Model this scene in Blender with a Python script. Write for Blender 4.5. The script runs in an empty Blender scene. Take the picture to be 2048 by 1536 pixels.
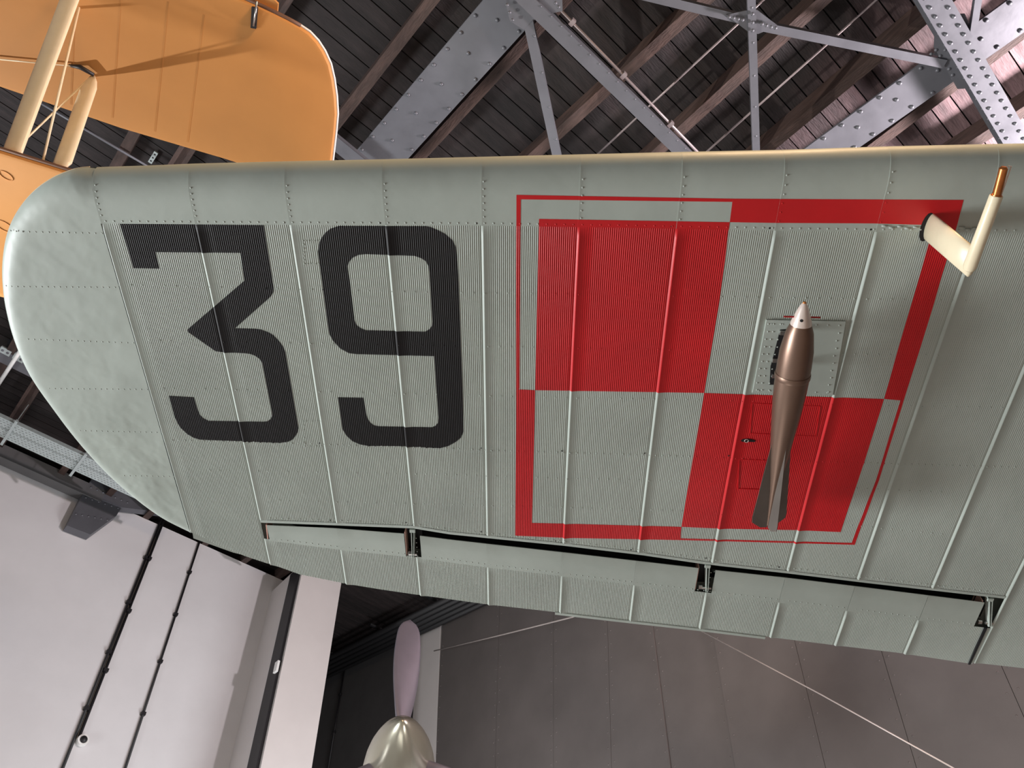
import bpy, bmesh, math, random
from mathutils import Vector, Matrix
from mathutils.geometry import tessellate_polygon
random.seed(7)
sc = bpy.context.scene
COL = sc.collection
PI = math.pi
# ------------------------------------------------------------------ camera, solved from the photo's vanishing points
F = 1540.0
def nrm(v): return Vector(v).normalized()
_Z = nrm((-84, -1211, 1540))
_p = nrm((2399, 1527, 1540)); _X = (_p - _Z * _p.dot(_Z)).normalized(); _Y = _Z.cross(_X)
CAM = Vector((0, 0, 1.6))
cam = bpy.data.objects.new('camera', bpy.data.cameras.new('camera')); COL.objects.link(cam)
cam.data.sensor_width = 36; cam.data.lens = F / 2048 * 36; cam.data.clip_end = 200; cam.data.clip_start = 0.05
Mw = Matrix((_X, _Y, _Z))                       # camera (x right, y down, z forward) -> world
Rc = Mw @ Matrix(((1, 0, 0), (0, -1, 0), (0, 0, -1)))
cam.matrix_world = Matrix.Translation(CAM) @ Rc.to_4x4()
sc.camera = cam
# ------------------------------------------------------------------ world, lamps, exposure
w = bpy.data.worlds.new('world'); sc.world = w; w.use_nodes = True
w.node_tree.nodes['Background'].inputs[0].default_value = (0.86, 0.91, 1.0, 1)
w.node_tree.nodes['Background'].inputs[1].default_value = 0.15
sc.view_settings.view_transform = 'Standard'; sc.view_settings.look = 'None'
sc.view_settings.exposure = -0.14; sc.view_settings.gamma = 1; sc.view_settings.use_curve_mapping = False
def lamp(name, kind, loc, target, energy, col, size=1.0, size_y=None, spot=None, blend=0.5):
    l = bpy.data.lights.new(name, kind); l.energy = energy; l.color = col
    if kind == 'AREA':
        l.size = size
        if size_y: l.shape = 'RECTANGLE'; l.size_y = size_y
    else: l.shadow_soft_size = size
    if kind == 'SPOT': l.spot_size = math.radians(spot); l.spot_blend = blend
    o = bpy.data.objects.new(name, l); COL.objects.link(o)
    o.location = Vector(loc); o.rotation_euler = (Vector(target) - Vector(loc)).to_track_quat('-Z', 'Y').to_euler()
    return o
lamp('left_soft_light', 'AREA', (-5.6, 7.9, 1.7), (-0.8, -0.6, 3.2), 1330, (0.95, 0.98, 1.0), 2.8, 1.8)  # unseen area lamp added for the light coming from the left
lamp('wing_fill_light', 'AREA', (2.6, 4.4, 0.4), (1.2, 0.9, 3.3), 40, (1.0, 0.99, 0.97), 2.2, 2.2)  # unseen fill added low down to brighten the wing underside
lamp('biplane_spot', 'SPOT', (-6.6, 11.2, 2.6), (-0.2, 2.5, 6.6), 5800, (1.0, 0.97, 0.90), 0.10, spot=21, blend=0.4)
lamp('wall_wash_light', 'AREA', (7.2, 7.2, 2.6), (2.6, 12.4, 7.0), 430, (0.96, 0.98, 1.0), 2.4, 2.4)
lamp('roof_uplight', 'AREA', (7.8, -2.6, 6.4), (5.2, -1.6, 8.7), 1300, (1.0, 0.89, 0.92), 0.5, 0.5)
lamp('warm_hall_lamp', 'AREA', (0.2, -2.6, 6.0), (0.8, 0.8, 3.4), 230, (1.0, 0.66, 0.38), 0.8, 0.8)
lamp('warm_panel_spot', 'SPOT', (4.2, 2.6, 3.4), (8.6, 5.0, 8.1), 420, (1.0, 0.72, 0.52), 0.1, spot=34, blend=1.0)
lamp('panel_floor_light', 'AREA', (4.5, 1.5, 0.6), (8.6, 4.2, 4.6), 120, (1.0, 0.97, 0.95), 1.0, 1.0)
# ------------------------------------------------------------------ helpers
def ray(px, py): return Mw @ Vector(((px - 1024) / F, (py - 768) / F, 1))
def on_plane(px, py, P, n):
    d = ray(px, py); return CAM + d * ((Vector(P) - CAM).dot(n) / d.dot(n))
def on_y(px, py, y): return on_plane(px, py, (0, y, 0), Vector((0, 1, 0)))
def on_x(px, py, x): return on_plane(px, py, (x, 0, 0), Vector((1, 0, 0)))
def on_z(px, py, z): return on_plane(px, py, (0, 0, z), Vector((0, 0, 1)))
def link(name, me, parent=None, m=None):
    o = bpy.data.objects.new(name, me); COL.objects.link(o)
    if m is not None: me.materials.append(m)
    if parent: o.parent = parent
    return o
def mesh_obj(name, vs, fs, m, parent=None, smooth=False, mats=None, fm=None):
    me = bpy.data.meshes.new(name); me.from_pydata([tuple(v) for v in vs], [], fs)
    o = link(name, me, parent, m)
    if smooth: me.polygons.foreach_set('use_smooth', [True] * len(me.polygons))
    return o
def empty(name, label, cat, group=None, loc=(0, 0, 0)):
    o = bpy.data.objects.new(name, None); COL.objects.link(o); o.empty_display_size = .1
    o['label'] = label; o['category'] = cat
    if group: o['group'] = group
    return o
def tag(o, label, cat, group=None):
    o['label'] = label; o['category'] = cat
    if group: o['group'] = group
    return o
class MB:
    def __init__(s): s.v = []; s.f = []
    def add(s, vs, fs):
        b = len(s.v); s.v += [Vector(v) for v in vs]; s.f += [tuple(i + b for i in f) for f in fs]
    def box(s, c, ax, ay, az):          # centre, three half-extent vectors
        c, ax, ay, az = map(Vector, (c, ax, ay, az))
        vs = [c + ax * i + ay * j + az * k for k in (-1, 1) for j in (-1, 1) for i in (-1, 1)]
        s.add(vs, [(0, 2, 3, 1), (4, 5, 7, 6), (0, 1, 5, 4), (2, 6, 7, 3), (0, 4, 6, 2), (1, 3, 7, 5)])
    def bar(s, a, b, side, up, wd, hg):  # from a to b, width along side, height along up
        a, b = Vector(a), Vector(b); d = (b - a)
        s.box((a + b) / 2, d / 2, Vector(side) * wd / 2, Vector(up) * hg / 2)
    def tube(s, pts, rs, n=12, caps=True, ell=None):
        pts = [Vector(p) for p in pts]; b = len(s.v); N = len(pts)
        if not isinstance(rs, (list, tuple)): rs = [rs] * N
        ref = None
        for i, p in enumerate(pts):
            d = (pts[min(i + 1, N - 1)] - pts[max(i - 1, 0)]).normalized()
            if ell: x = (ell[0] - d * d.dot(ell[0])).normalized()
            else:
                if ref is None: ref = d.orthogonal()
                x = (ref - d * d.dot(ref)).normalized(); ref = x
            y = d.cross(x); kx, ky = (ell[1], ell[2]) if ell else (1, 1)
            for j in range(n):
                a = 2 * PI * j / n; s.v.append(p + (x * math.cos(a) * kx + y * math.sin(a) * ky) * rs[i])
        for i in range(N - 1):
            for j in range(n):
                k = (j + 1) % n; s.f.append((b + i * n + j, b + i * n + k, b + (i + 1) * n + k, b + (i + 1) * n + j))
        if caps: s.f.append(tuple(b + j for j in reversed(range(n)))); s.f.append(tuple(b + (N - 1) * n + j for j in range(n)))
    def prism(s, pts, off):              # polygon extruded by vector off
        n = len(pts); off = Vector(off); pts = [Vector(p) for p in pts]
        s.add(pts + [p + off for p in pts], [tuple(range(n)), tuple(range(2 * n - 1, n - 1, -1))] + [(i, i + n, (i + 1) % n + n, (i + 1) % n) for i in range(n)])
    def dome(s, c, n, r, h):             # small rivet head
        n = Vector(n).normalized(); x = n.orthogonal().normalized(); y = n.cross(x); c = Vector(c); b = len(s.v); K = 7
        for rr, hh in ((1, 0), (.85, .6), (.4, .95)):
            for j in range(K):
                a = 2 * PI * j / K; s.v.append(c + (x * math.cos(a) + y * math.sin(a)) * r * rr + n * h * hh)
        for i in range(2):
            for j in range(K):
                k = (j + 1) % K; s.f.append((b + i * K + j, b + i * K + k, b + (i + 1) * K + k, b + (i + 1) * K + j))
        s.f.append(tuple(b + 2 * K + j for j in range(K)))
    def build(s, name, m, parent=None, smooth=False, kind=None):
        o = mesh_obj(name, s.v, s.f, m, parent, smooth)
        bm = bmesh.new(); bm.from_mesh(o.data); bmesh.ops.recalc_face_normals(bm, faces=bm.faces); bm.to_mesh(o.data); bm.free()
        if kind: o['kind'] = kind
        if smooth == 'auto':
            try: o.data.set_sharp_from_angle(angle=math.radians(35))
            except Exception: pass
        return o
# ------------------------------------------------------------------ materials
def srgb(r, g, b):
    f = lambda c: (c / 255 / 12.92) if c / 255 <= .04045 else ((c / 255 + .055) / 1.055) ** 2.4
    return (f(r), f(g), f(b), 1)
def mat(name, col, rough=.5, metal=0., var=.08, scale=6., bump=0., bscale=40., stretch=None, rvar=0., objvar=0., coord='Object', spec=.5):
    m = bpy.data.materials.new(name); m.use_nodes = True; nt = m.node_tree; B = nt.nodes['Principled BSDF']
    B.inputs['Roughness'].default_value = rough; B.inputs['Metallic'].default_value = metal
    B.inputs['Specular IOR Level'].default_value = spec
    tc = nt.nodes.new('ShaderNodeTexCoord'); mp = nt.nodes.new('ShaderNodeMapping'); nt.links.new(tc.outputs[coord], mp.inputs[0])
    if stretch: mp.inputs['Scale'].default_value = stretch
    nz = nt.nodes.new('ShaderNodeTexNoise'); nz.inputs['Scale'].default_value = scale; nz.inputs['Detail'].default_value = 6; nz.inputs['Roughness'].default_value = .6
    nt.links.new(mp.outputs[0], nz.inputs['Vector'])
    mr = nt.nodes.new('ShaderNodeMapRange'); mr.inputs[1].default_value = .3; mr.inputs[2].default_value = .7
    mr.inputs[3].default_value = 1 - var; mr.inputs[4].default_value = 1 + var; nt.links.new(nz.outputs[0], mr.inputs[0])
    val = mr.outputs[0]
    if objvar:
        oi = nt.nodes.new('ShaderNodeObjectInfo'); m2 = nt.nodes.new('ShaderNodeMapRange')
        m2.inputs[3].default_value = 1 - objvar; m2.inputs[4].default_value = 1 + objvar; nt.links.new(oi.outputs['Random'], m2.inputs[0])
        mu = nt.nodes.new('ShaderNodeMath'); mu.operation = 'MULTIPLY'; nt.links.new(val, mu.inputs[0]); nt.links.new(m2.outputs[0], mu.inputs[1]); val = mu.outputs[0]
    vm = nt.nodes.new('ShaderNodeVectorMath'); vm.operation = 'SCALE'; vm.inputs[0].default_value = col[:3]; nt.links.new(val, vm.inputs['Scale'])
    nt.links.new(vm.outputs[0], B.inputs['Base Color'])
    if rvar:
        m3 = nt.nodes.new('ShaderNodeMapRange'); m3.inputs[1].default_value = .3; m3.inputs[2].default_value = .7
        m3.inputs[3].default_value = rough - rvar; m3.inputs[4].default_value = rough + rvar; nt.links.new(nz.outputs[0], m3.inputs[0]); nt.links.new(m3.outputs[0], B.inputs['Roughness'])
    if bump:
        n2 = nt.nodes.new('ShaderNodeTexNoise'); n2.inputs['Scale'].default_value = bscale; n2.inputs['Detail'].default_value = 3
        nt.links.new(mp.outputs[0], n2.inputs['Vector'])
        bp = nt.nodes.new('ShaderNodeBump'); bp.inputs['Strength'].default_value = 1; bp.inputs['Distance'].default_value = bump
        nt.links.new(n2.outputs[0], bp.inputs['Height']); nt.links.new(bp.outputs[0], B.inputs['Normal'])
    return m
GREEN = (0.425, 0.475, 0.430, 1)
M_skin = mat('pale_green_paint', GREEN, .48, 0, .07, 4, .0006, 22, rvar=.06, spec=.4)
M_tip = mat('pale_green_paint_dented', GREEN, .46, 0, .07, 4, .006, 6, rvar=.05, spec=.4)
M_red = mat('red_paint', srgb(200, 22, 30), .42, 0, .07, 6, .0006, 22)
M_black = mat('black_paint', srgb(21, 18, 20), .55, 0, .08, 6, spec=.3)
M_cream = mat('cream_paint', srgb(236, 222, 190), .35, 0, .04, 12, .0003, 60)
M_copper = mat('copper', srgb(205, 130, 75), .28, .9, .25, 25)
M_bomb = mat('brown_metal', srgb(132, 108, 94), .38, .75, .06, 3, stretch=(1, 1, 12))
M_fin = mat('grey_fin_metal', srgb(120, 112, 106), .45, .5, .08, 14)
M_fuze = mat('fuze_white_metal', srgb(240, 225, 215), .25, .35, .03, 20)
M_redmetal = mat('red_pin', srgb(170, 30, 30), .4)
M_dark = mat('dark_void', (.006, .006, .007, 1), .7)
M_prime = mat('pink_primer', srgb(225, 175, 160), .4, .2, .15, 30)
M_alu = mat('bare_aluminium', srgb(200, 198, 195), .28, .9, .1, 30)
M_yel = mat('orange_yellow_fabric', srgb(200, 138, 72), .62, 0, .04, 3, .0012, 6)
M_yeltape = mat('yellow_fabric_tape', srgb(190, 129, 64), .65)
M_brownedge = mat('brown_edge_tape', srgb(110, 78, 60), .6)
M_white = mat('white_paint', srgb(240, 240, 238), .4)
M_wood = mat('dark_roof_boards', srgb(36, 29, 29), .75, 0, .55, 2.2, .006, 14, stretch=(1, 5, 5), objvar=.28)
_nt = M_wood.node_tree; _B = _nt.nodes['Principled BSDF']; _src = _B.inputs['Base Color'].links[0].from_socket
_ge = _nt.nodes.new('ShaderNodeNewGeometry'); _sx = _nt.nodes.new('ShaderNodeSeparateXYZ'); _nt.links.new(_ge.outputs['Position'], _sx.inputs[0])  # boards lighten to pink at the right: lit look painted into their colour
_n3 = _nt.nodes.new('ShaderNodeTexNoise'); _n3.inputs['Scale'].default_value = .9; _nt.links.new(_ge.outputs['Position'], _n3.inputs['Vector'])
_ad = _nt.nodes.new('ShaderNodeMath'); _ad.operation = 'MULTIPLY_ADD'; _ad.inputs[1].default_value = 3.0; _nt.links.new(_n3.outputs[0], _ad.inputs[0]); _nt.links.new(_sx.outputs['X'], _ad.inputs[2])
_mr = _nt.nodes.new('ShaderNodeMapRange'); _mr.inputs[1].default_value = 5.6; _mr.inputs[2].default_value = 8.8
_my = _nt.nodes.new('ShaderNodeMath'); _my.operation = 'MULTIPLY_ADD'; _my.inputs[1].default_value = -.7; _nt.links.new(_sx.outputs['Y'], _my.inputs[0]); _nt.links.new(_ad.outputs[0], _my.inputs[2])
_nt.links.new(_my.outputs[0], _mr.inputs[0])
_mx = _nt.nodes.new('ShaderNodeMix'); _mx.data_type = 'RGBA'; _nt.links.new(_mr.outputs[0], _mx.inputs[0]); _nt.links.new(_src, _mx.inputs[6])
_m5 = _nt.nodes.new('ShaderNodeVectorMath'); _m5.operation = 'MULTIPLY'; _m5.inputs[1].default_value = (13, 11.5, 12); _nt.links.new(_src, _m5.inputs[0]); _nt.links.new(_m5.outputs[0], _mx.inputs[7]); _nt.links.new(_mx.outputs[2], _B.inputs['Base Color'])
M_rafter = mat('rafter_timber', srgb(68, 52, 47), .75, 0, .4, 3, .006, 12, stretch=(6, .8, 6), objvar=.2)
M_steel = mat('grey_painted_steel', srgb(102, 103, 109), .45, .25, .07, 4, .0015, 12, rvar=.06)
M_galv = mat('galvanised_steel', srgb(200, 212, 212), .35, .6, .12, 20)
M_pipe = mat('grey_conduit', srgb(150, 138, 138), .4, .4)
M_blackcable = mat('black_cable', srgb(26, 25, 28), .5)
M_duct = mat('black_pipe_paint', (.006, .006, .007, 1), .6)
M_wall = mat('pale_plaster', srgb(218, 217, 219), .9, 0, .05, .8, .002, 6)
M_pillar = mat('pale_pillar_plaster', srgb(214, 208, 206), .85, 0, .04, 1.2)
M_darkwall = mat('dark_grey_wall', srgb(98, 97, 98), .85, 0, .1, 1.5)
M_panel = mat('grey_riveted_sheet', srgb(112, 106, 104), .55, .15, .10, 1.2, .002, 4)
M_floor = mat('grey_floor', srgb(150, 148, 145), .6, 0, .08, 2)
M_prop = mat('grey_propeller_paint', srgb(118, 113, 122), .36, .3, .05, 6)
M_spin = mat('polished_spinner', srgb(196, 192, 174), .26, .85, .05, 5)
M_wire = mat('steel_wire', srgb(205, 195, 190), .4, .4)

# ------------------------------------------------------------------ building
rdir = Vector((0.0, 0.9797, 0.2005)).normalized()         # up-slope direction of the roof
rn = Vector((0, -rdir.z, rdir.y))                        # roof normal (up)
RP = CAM + ray(1200, 150) * 7.7
def rp(px, py, off=0.): return on_plane(px, py, RP + rn * off, rn)
def roofpt(x, y, off=0.):
    z = RP.z + rn.z * off - ((y - RP.y) - 0) * rn.y / rn.z  # plane at offset, approx
    q = Vector((x, y, 0)); P = RP + rn * off
    q.z = P.z - ((x - P.x) * rn.x + (y - P.y) * rn.y) / rn.z
    return q
XA = Vector((1, 0, 0))
def structure(o): o['kind'] = 'structure'; return o
ceiling = structure(bpy.data.objects.new('ceiling', None)); COL.objects.link(ceiling)
# boards run along X, laid one beside the other up the slope
bw = .19
me_plank = None
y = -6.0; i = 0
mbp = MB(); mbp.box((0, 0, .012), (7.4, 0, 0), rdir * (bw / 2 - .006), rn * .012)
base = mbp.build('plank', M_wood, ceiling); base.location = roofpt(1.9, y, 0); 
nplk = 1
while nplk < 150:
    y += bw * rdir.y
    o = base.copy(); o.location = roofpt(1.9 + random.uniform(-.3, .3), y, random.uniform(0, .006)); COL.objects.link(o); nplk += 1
mb = MB(); c = roofpt(1.9, 6, .08); mb.box(c, (8, 0, 0), rdir * 13, rn * .02); mb.build('roof_deck', M_dark, ceiling)
# rafters measured in the photo (pairs of image points on their undersides)
RD = .22
for a, b in [((676, 244), (865, 0)), ((840, 315), (1047, 90)), ((1073, 308), (1381, 29)), ((1316, 305), (1573, 70)), ((1535, 300), (1848, 40)), ((1749, 294), (2048, 67)), ((1955, 286), (2048, 222)), ((349, 325), (366, 304)), ((230, 330), (246, 309)), ((60, 795), (75, 773))]:
    A, B = rp(*a, -RD), rp(*b, -RD)
    x0 = (A.x + B.x) / 2; kx = (B.x - A.x) / (B.y - A.y) if abs(A.y - B.y) > 1 else 0
    P = [roofpt(x0 + kx * (yy - (A.y + B.y) / 2) * (1 if yy < 5 else 1), yy, -RD / 2) for yy in (-5.8, 5.5)]
    mb = MB(); mb.bar(P[0], P[1], XA, rn, .11, RD - .004)
    Q = roofpt(P[1].x, 17.0, -RD / 2); mb.bar(P[1], Q, XA, rn, .11, RD - .004)
    mb.build('rafter', M_rafter, ceiling)

def girder(name, la, lb, ra, rb, off, label, sp=.205):
    t = empty(name, label, 'girder', 'riveted steel roof girders')
    A, B, C_, D = rp(*la, off), rp(*lb, off), rp(*ra, off), rp(*rb, off)
    xl = (A.x + B.x) / 2; xr = (C_.x + D.x) / 2; wd = xr - xl; xc = (xl + xr) / 2
    y0, y1 = -5.6, 11.5
    mb = MB(); mb.bar(roofpt(xc, y0, off + .012), roofpt(xc, y1, off + .012), XA, rn, wd, .022); mb.build('flange_plate', M_steel, t)
    mb = MB(); mb.bar(roofpt(xc, y0, off + .105), roofpt(xc, y1, off + .105), XA, rn, .03, .16); mb.build('web', M_steel, t)
    for s in (-1, 1): mb = MB(); mb.bar(roofpt(xc + s * .045, y0, off + .03), roofpt(xc + s * .045, y1, off + .03), XA, rn, .06, .014); mb.build('angle', M_steel, t)
    rv = MB(); yy = y0 + .1; j = 0
    while yy < y1:
        for s in (-1, 1): rv.dome(roofpt(xc + s * (wd / 2 - .035), yy + (0.04 if s > 0 else 0), off), -rn, .020, .016)
        if j % 2 == 0: rv.dome(roofpt(xc - .02, yy + .1, off), -rn, .020, .016)
        yy += sp; j += 1
    rv.build('rivets', M_steel, t, True, 'stuff')
    return t
girder('steel_girder', (707, 315), (960, 0), (825, 318), (1040, 60), -.42, 'wide grey riveted plate girder crossing the dark boards beside the orange wingtip')
girder('steel_girder', (1620, 297), (1872, 98), (1725, 295), (2048, 60), -.42, 'bright grey riveted plate girder at the right, crossed by the double-row riveted bar', .19)
# little angle corner left of the first girder
# roof truss in the plane below the rafters
TO = -.62
truss = empty('roof_truss', 'grey steel roof bracing with gusset plates and a double-row riveted bar', 'truss')
def tp(px, py, off=TO): return rp(px, py, off)
def member(name, a, b, wpx, off=TO, web=.05, m=M_steel, lip=True, ext=0.):
    A, B = tp(*a, off), tp(*b, off); d = (B - A).normalized(); A = A - d * ext; B = B + d * ext * 0
    side = d.cross(rn).normalized(); Zd = (B + A) / 2 - CAM; wd = wpx * Zd.dot(_fwd) / F
    mb = MB(); mb.bar(A, B, side, rn, wd, .012)
    if lip:
        mb.bar(A + side * (wd / 2 - .005) + rn * web / 2, B + side * (wd / 2 - .005) + rn * web / 2, side, rn, .01, web)
        mb.bar(A - side * (wd / 2 - .005) + rn * web / 2, B - side * (wd / 2 - .005) + rn * web / 2, side, rn, .01, web)
    return mb.build(name, m, truss), A, B, side, wd
_fwd = Mw @ Vector((0, 0, 1))
def rivline(rv, A, B, sp, r=.014, h=.011, n=None, start=0.):
    L = (B - A).length; k = int((L - start) / sp) + 1; d = (B - A).normalized()
    for i in range(k): rv.dome(A + d * (start + i * sp), n or -rn, r, h)
rv = MB()
_, A, B, s_, w_ = member('diagonal_bar', (1028, -90), (1122, 352), 19)
rivline(rv, A + s_ * w_ * .3, B + s_ * w_ * .3, .34); 
# long bar along X with its service pipe
_, A, B, s_, w_ = member('long_bar', (990, -60), (1450, 390), 27, -.66, .08)
rivline(rv, A + rn * -.004 + s_ * w_ * .42, B + s_ * w_ * .42, .12, .011, .009)
A1, B1 = tp(1085 - 20, -12, -.56), tp(1373 + 70, 303 + 75, -.56)
mb = MB(); side = (B1 - A1).normalized().cross(rn).normalized(); mb.bar(A1, B1, side, rn, .055, .012); mb.build('long_bar_flange', M_steel, truss)
P0, P1 = tp(1092, -10, -.6), tp(1470, 382, -.6)
cond = MB(); cond.tube([P0, P1], .014, 10); cd = cond.build('conduit', M_pipe, None, True)
tag(cd, 'thin grey conduit clipped along the long diagonal bar of the roof bracing', 'conduit')
cl = MB()
for q in (.12, .37, .62, .8): cl = MB(); cl.box(P0.lerp(P1, q), XA * .02, rdir * .03, rn * .02); cl.build('clip', M_pipe, cd)
_, A, B, s_, w_ = member('cross_bar', (1200, -30), (1492, 41), 17, -.62)
_, A, B, s_, w_ = member('cross_bar', (1518, 52), (1890, 128), 17, -.62)
_, A, B, s_, w_ = member('diagonal_bar', (1501, -60), (1515, 380), 15, -.66, .07)
rivline(rv, A, B, .30, .014, .01)
def gusset(pts, off, name='gusset_plate', th=.012):
    mb = MB(); mb.prism([tp(*p, off) for p in pts], rn * th); return mb.build(name, M_steel, truss)
gusset([(1012, -40), (1012, 8), (1020, 42), (1048, 60), (1070, 35), (1125, 22), (1123, -40)], -.63)
gusset([(1452, 30), (1497, 20), (1514, 20), (1556, 52), (1516, 68), (1497, 64)], -.64)
gusset([(1868, 95), (1872, 30), (1930, 28), (1968, 120), (1985, 175), (1915, 178)], -.60)
for px, py in [(1014, 10), (1019, 25), (1025, 40), (1111, 6), (1117, 14), (1505, 28), (1505, 45), (1505, 61), (1458, 34), (1467, 36), (1476, 38), (1485, 40), (1524, 48), (1533, 51), (1542, 54), (1551, 56)]: rv.dome(tp(px, py, -.675), -rn, .016, .012)
for px, py in [(1872, 100), (1880, 112), (1890, 125), (1898, 138), (1905, 150), (1862, 108), (1958, 118), (1965, 130), (1972, 142), (1890, 100)]: rv.dome(tp(px, py, -.60), -rn, .016, .012)
# riveted box bar
Aq, Bq = tp(1869 - 75, -130, -.72), tp(2029 + 150, 272 + 260, -.72)
dq = (Bq - Aq).normalized(); sq = dq.cross(rn).normalized(); wq = 44 * 6.9 / F
mb = MB(); mb.bar(Aq, Bq, sq, rn, wq, .014); mb.build('riveted_bar', M_steel, truss)
for s in (-1, 1): rivline(rv, Aq + sq * s * wq * .27 - rn * .007, Bq + sq * s * wq * .27 - rn * .007, .098, .017, .015)
mb = MB()
for s in (-1, 1): mb = MB(); mb.bar(Aq + sq * s * (wq / 2 - .01) + rn * .06, Bq + sq * s * (wq / 2 - .01) + rn * .06, sq, rn, .014, .11); mb.build('riveted_bar_web', M_steel, truss)
Ap, Bp_ = tp(1836 - 75, -130, -.60), tp(1999 + 150, 272 + 260, -.60)
mb = MB(); mb.bar(Ap, Bp_, sq, rn, .07, .012); mb.build('riveted_bar_flange', M_steel, truss)
sgn = 1 if (Ap - Aq).dot(sq) > 0 else -1
rivline(rv, Ap - rn * .006, Bp_ - rn * .006, .13, .013, .011)
_, A, B, s_, w_ = member('diagonal_bar', (1966, -60), (1942, 95), 13, -.66)
member('diagonal_bar', (640, 262), (730, 335), 30, -.66)
rv.build('rivets', M_steel, truss, True, 'stuff')
def pipe(a, b, off, r, label, ext=1.0, m=M_pipe):
    A, B = rp(*a, off), rp(*b, off); d = (B - A).normalized()
    mb = MB(); mb.tube([A - d * ext, B + d * ext], r, 8)
    return tag(mb.build('conduit', m, None, True), label, 'conduit')
pipe((1275, 234), (1527, 0), -.24, .011, 'thin conduit on the dark boards between the long diagonal bar and the upright bar', 1.0)
pipe((1519, 209), (1753, 0), -.24, .011, 'thin conduit on the boards to the right of the upright steel bar')
pipe((79, 205), (240, 300), -.26, .014, 'pale bent cable on the dark boards behind the cream struts', .6, M_steel)
# left wall (far), pillar, recess, right wall
def wallbox(name, c, hx, hy, hz, m):
    mb = MB(); mb.box(c, (hx, 0, 0), (0, hy, 0), (0, 0, hz)); return structure(mb.build(name, m))
ztop = roofpt(0, 12.4, 0).z - .22
wallbox('wall_back', (-.4, 12.6, ztop / 2), 6.0, .2, ztop / 2, M_wall)
# wall plate of timber along the wall head
mb = MB(); mb.box((-1.0, 12.28, ztop - .1), (2.6, 0, 0), (0, .1, 0), (0, 0, .13)); structure(mb.build('trim_1', M_darkwall))
px_l = 5.22
mb = MB(); mb.box((px_l + .43, 11.9, 5.65), (.43, 0, 0), (0, .68, 0), (0, 0, 5.65)); structure(mb.build('trim_2', M_pillar)); 
wallbox('wall_end', (5, 17.2, 6.7), 5.5, .2, 6.7, M_darkwall)
wallbox('wall_recess', (9.0, 14.6, 6.3), .2, 2.5, 6.3, M_darkwall)
mb = MB(); mb.box((8.9, 11.68, 5.8), (.3, 0, 0), (0, .40, 0), (0, 0, 5.8)); structure(mb.build('trim_3', M_pillar))
# sheet-panelled wall on the right
wr = structure(bpy.data.objects.new('wall_right', None)); COL.objects.link(wr)
mb = MB(); mb.box((8.95, 5.2, 5.3), (.2, 0, 0), (0, 6.0, 0), (0, 0, 5.3)); mb.build('wall_core', M_darkwall, wr)
def seam(xa, ya, xb, yb):
    A, B = on_x(xa, ya, 8.6), on_x(xb, yb, 8.6); k = (A.y - B.y) / (A.z - B.z)
    return lambda z: A.y + k * (z - A.z)
seams = [seam(885, 1240, 868, 1536), seam(998, 1250, 990, 1536), seam(1107, 1250, 1107, 1536), seam(1215, 1250, 1223, 1536), seam(1306, 1262, 1341, 1536), seam(1426, 1270, 1470, 1536), seam(1590, 1285, 1651, 1536), seam(1765, 1310, 1833, 1536), seam(2002, 1330, 2055, 1450), seam(2260, 1350, 2330, 1450)]
rvp = MB()
for i in range(len(seams) - 1):
    s0, s1 = seams[i], seams[i + 1]; o_ = random.uniform(0, .002) + (.02 if i in (4,) else 0)
    za, zb = 2.0, roofpt(0, s0(8) - .1, 0).z - .32 if i == 0 else roofpt(0, s1(8), 0).z - .32
    g = .003; x = 8.6
    ztop_ = lambda q: roofpt(0, q(11), 0).z - .30
    zb = ztop_(s1); zb0 = ztop_(s0)
    nz = 12; vs = []
    pts = [(s0(za) - g, za), (s1(za) + g, za), (s1(zb) + g, zb), (s0(zb0) - g, zb0)]
    mb = MB(); mb.prism([(x + o_, p[0], p[1]) for p in pts], (.05, 0, 0)); mb.build('wall_panel', M_panel, wr)
    for ss, sg in ((s0, -.06), (s1, .06)):
        z = za
        while z < zb: rvp.dome((x + o_, ss(z) + sg, z), (-1, 0, 0), .012, .006); z += .22
rvp.build('rivets', M_panel, wr, True, 'stuff')
mb = MB(); mb.box((2, 5, -.05), (14, 0, 0), (0, 14, 0), (0, 0, .05)); structure(mb.build('floor', M_floor))
# black service pipes along the head of the right wall
duct = empty('pipe_bundle', 'bundle of black service pipes along the top of the dark recess wall', 'pipes')
for j in range(5):
    mb = MB(); x = 8.45 - j * .16; mb.tube([roofpt(x, 9.6, -.35 - .02 * j), roofpt(x, 17, -.35 - .02 * j)], .06, 12); mb.build('pipe', M_duct, duct, True)
for yy in (10.5, 12.5, 14.5): mb = MB(); mb.box(roofpt(8.1, yy, -.27), (.48, 0, 0), rdir * .03, rn * .02); mb.build('hanger', M_duct, duct)
# cables on the walls
def cable(name, pts, r, label, cat='cable', m=M_blackcable, clips=.9):
    mb = MB(); mb.tube(pts, r, 8); o = tag(mb.build(name, m, None, True), label, cat)
    mc = MB(); L = (Vector(pts[-1]) - Vector(pts[0])).length; n = int(L / clips)
    for i in range(1, n): mc = MB(); mc.box(Vector(pts[0]).lerp(Vector(pts[-1]), i / n), (r * 1.7, 0, 0), (0, r * 1.5, 0), (0, 0, r * 1.3)); mc.build('cable_clip', m, o)
    return o
A = on_y(332, 1030, 12.37); A2 = on_y(327, 1035, 12.37)
cable('wall_cable', [on_y(334, 1025, 12.37), on_y(160, 1470, 12.37), on_y(158, 1478, 12.37)], .022, 'thick black cable on the pale wall ending at the small round camera')
cable('wall_cable', [on_y(324, 1035, 12.37), on_y(122, 1545, 12.37)], .022, 'black cable running down the pale wall directly left of the thick cable to the camera')
cable('wall_cable', [on_y(404, 1068, 12.37), on_y(248, 1545, 12.37)], .020, 'single thin black cable in the middle of the pale wall')
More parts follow.
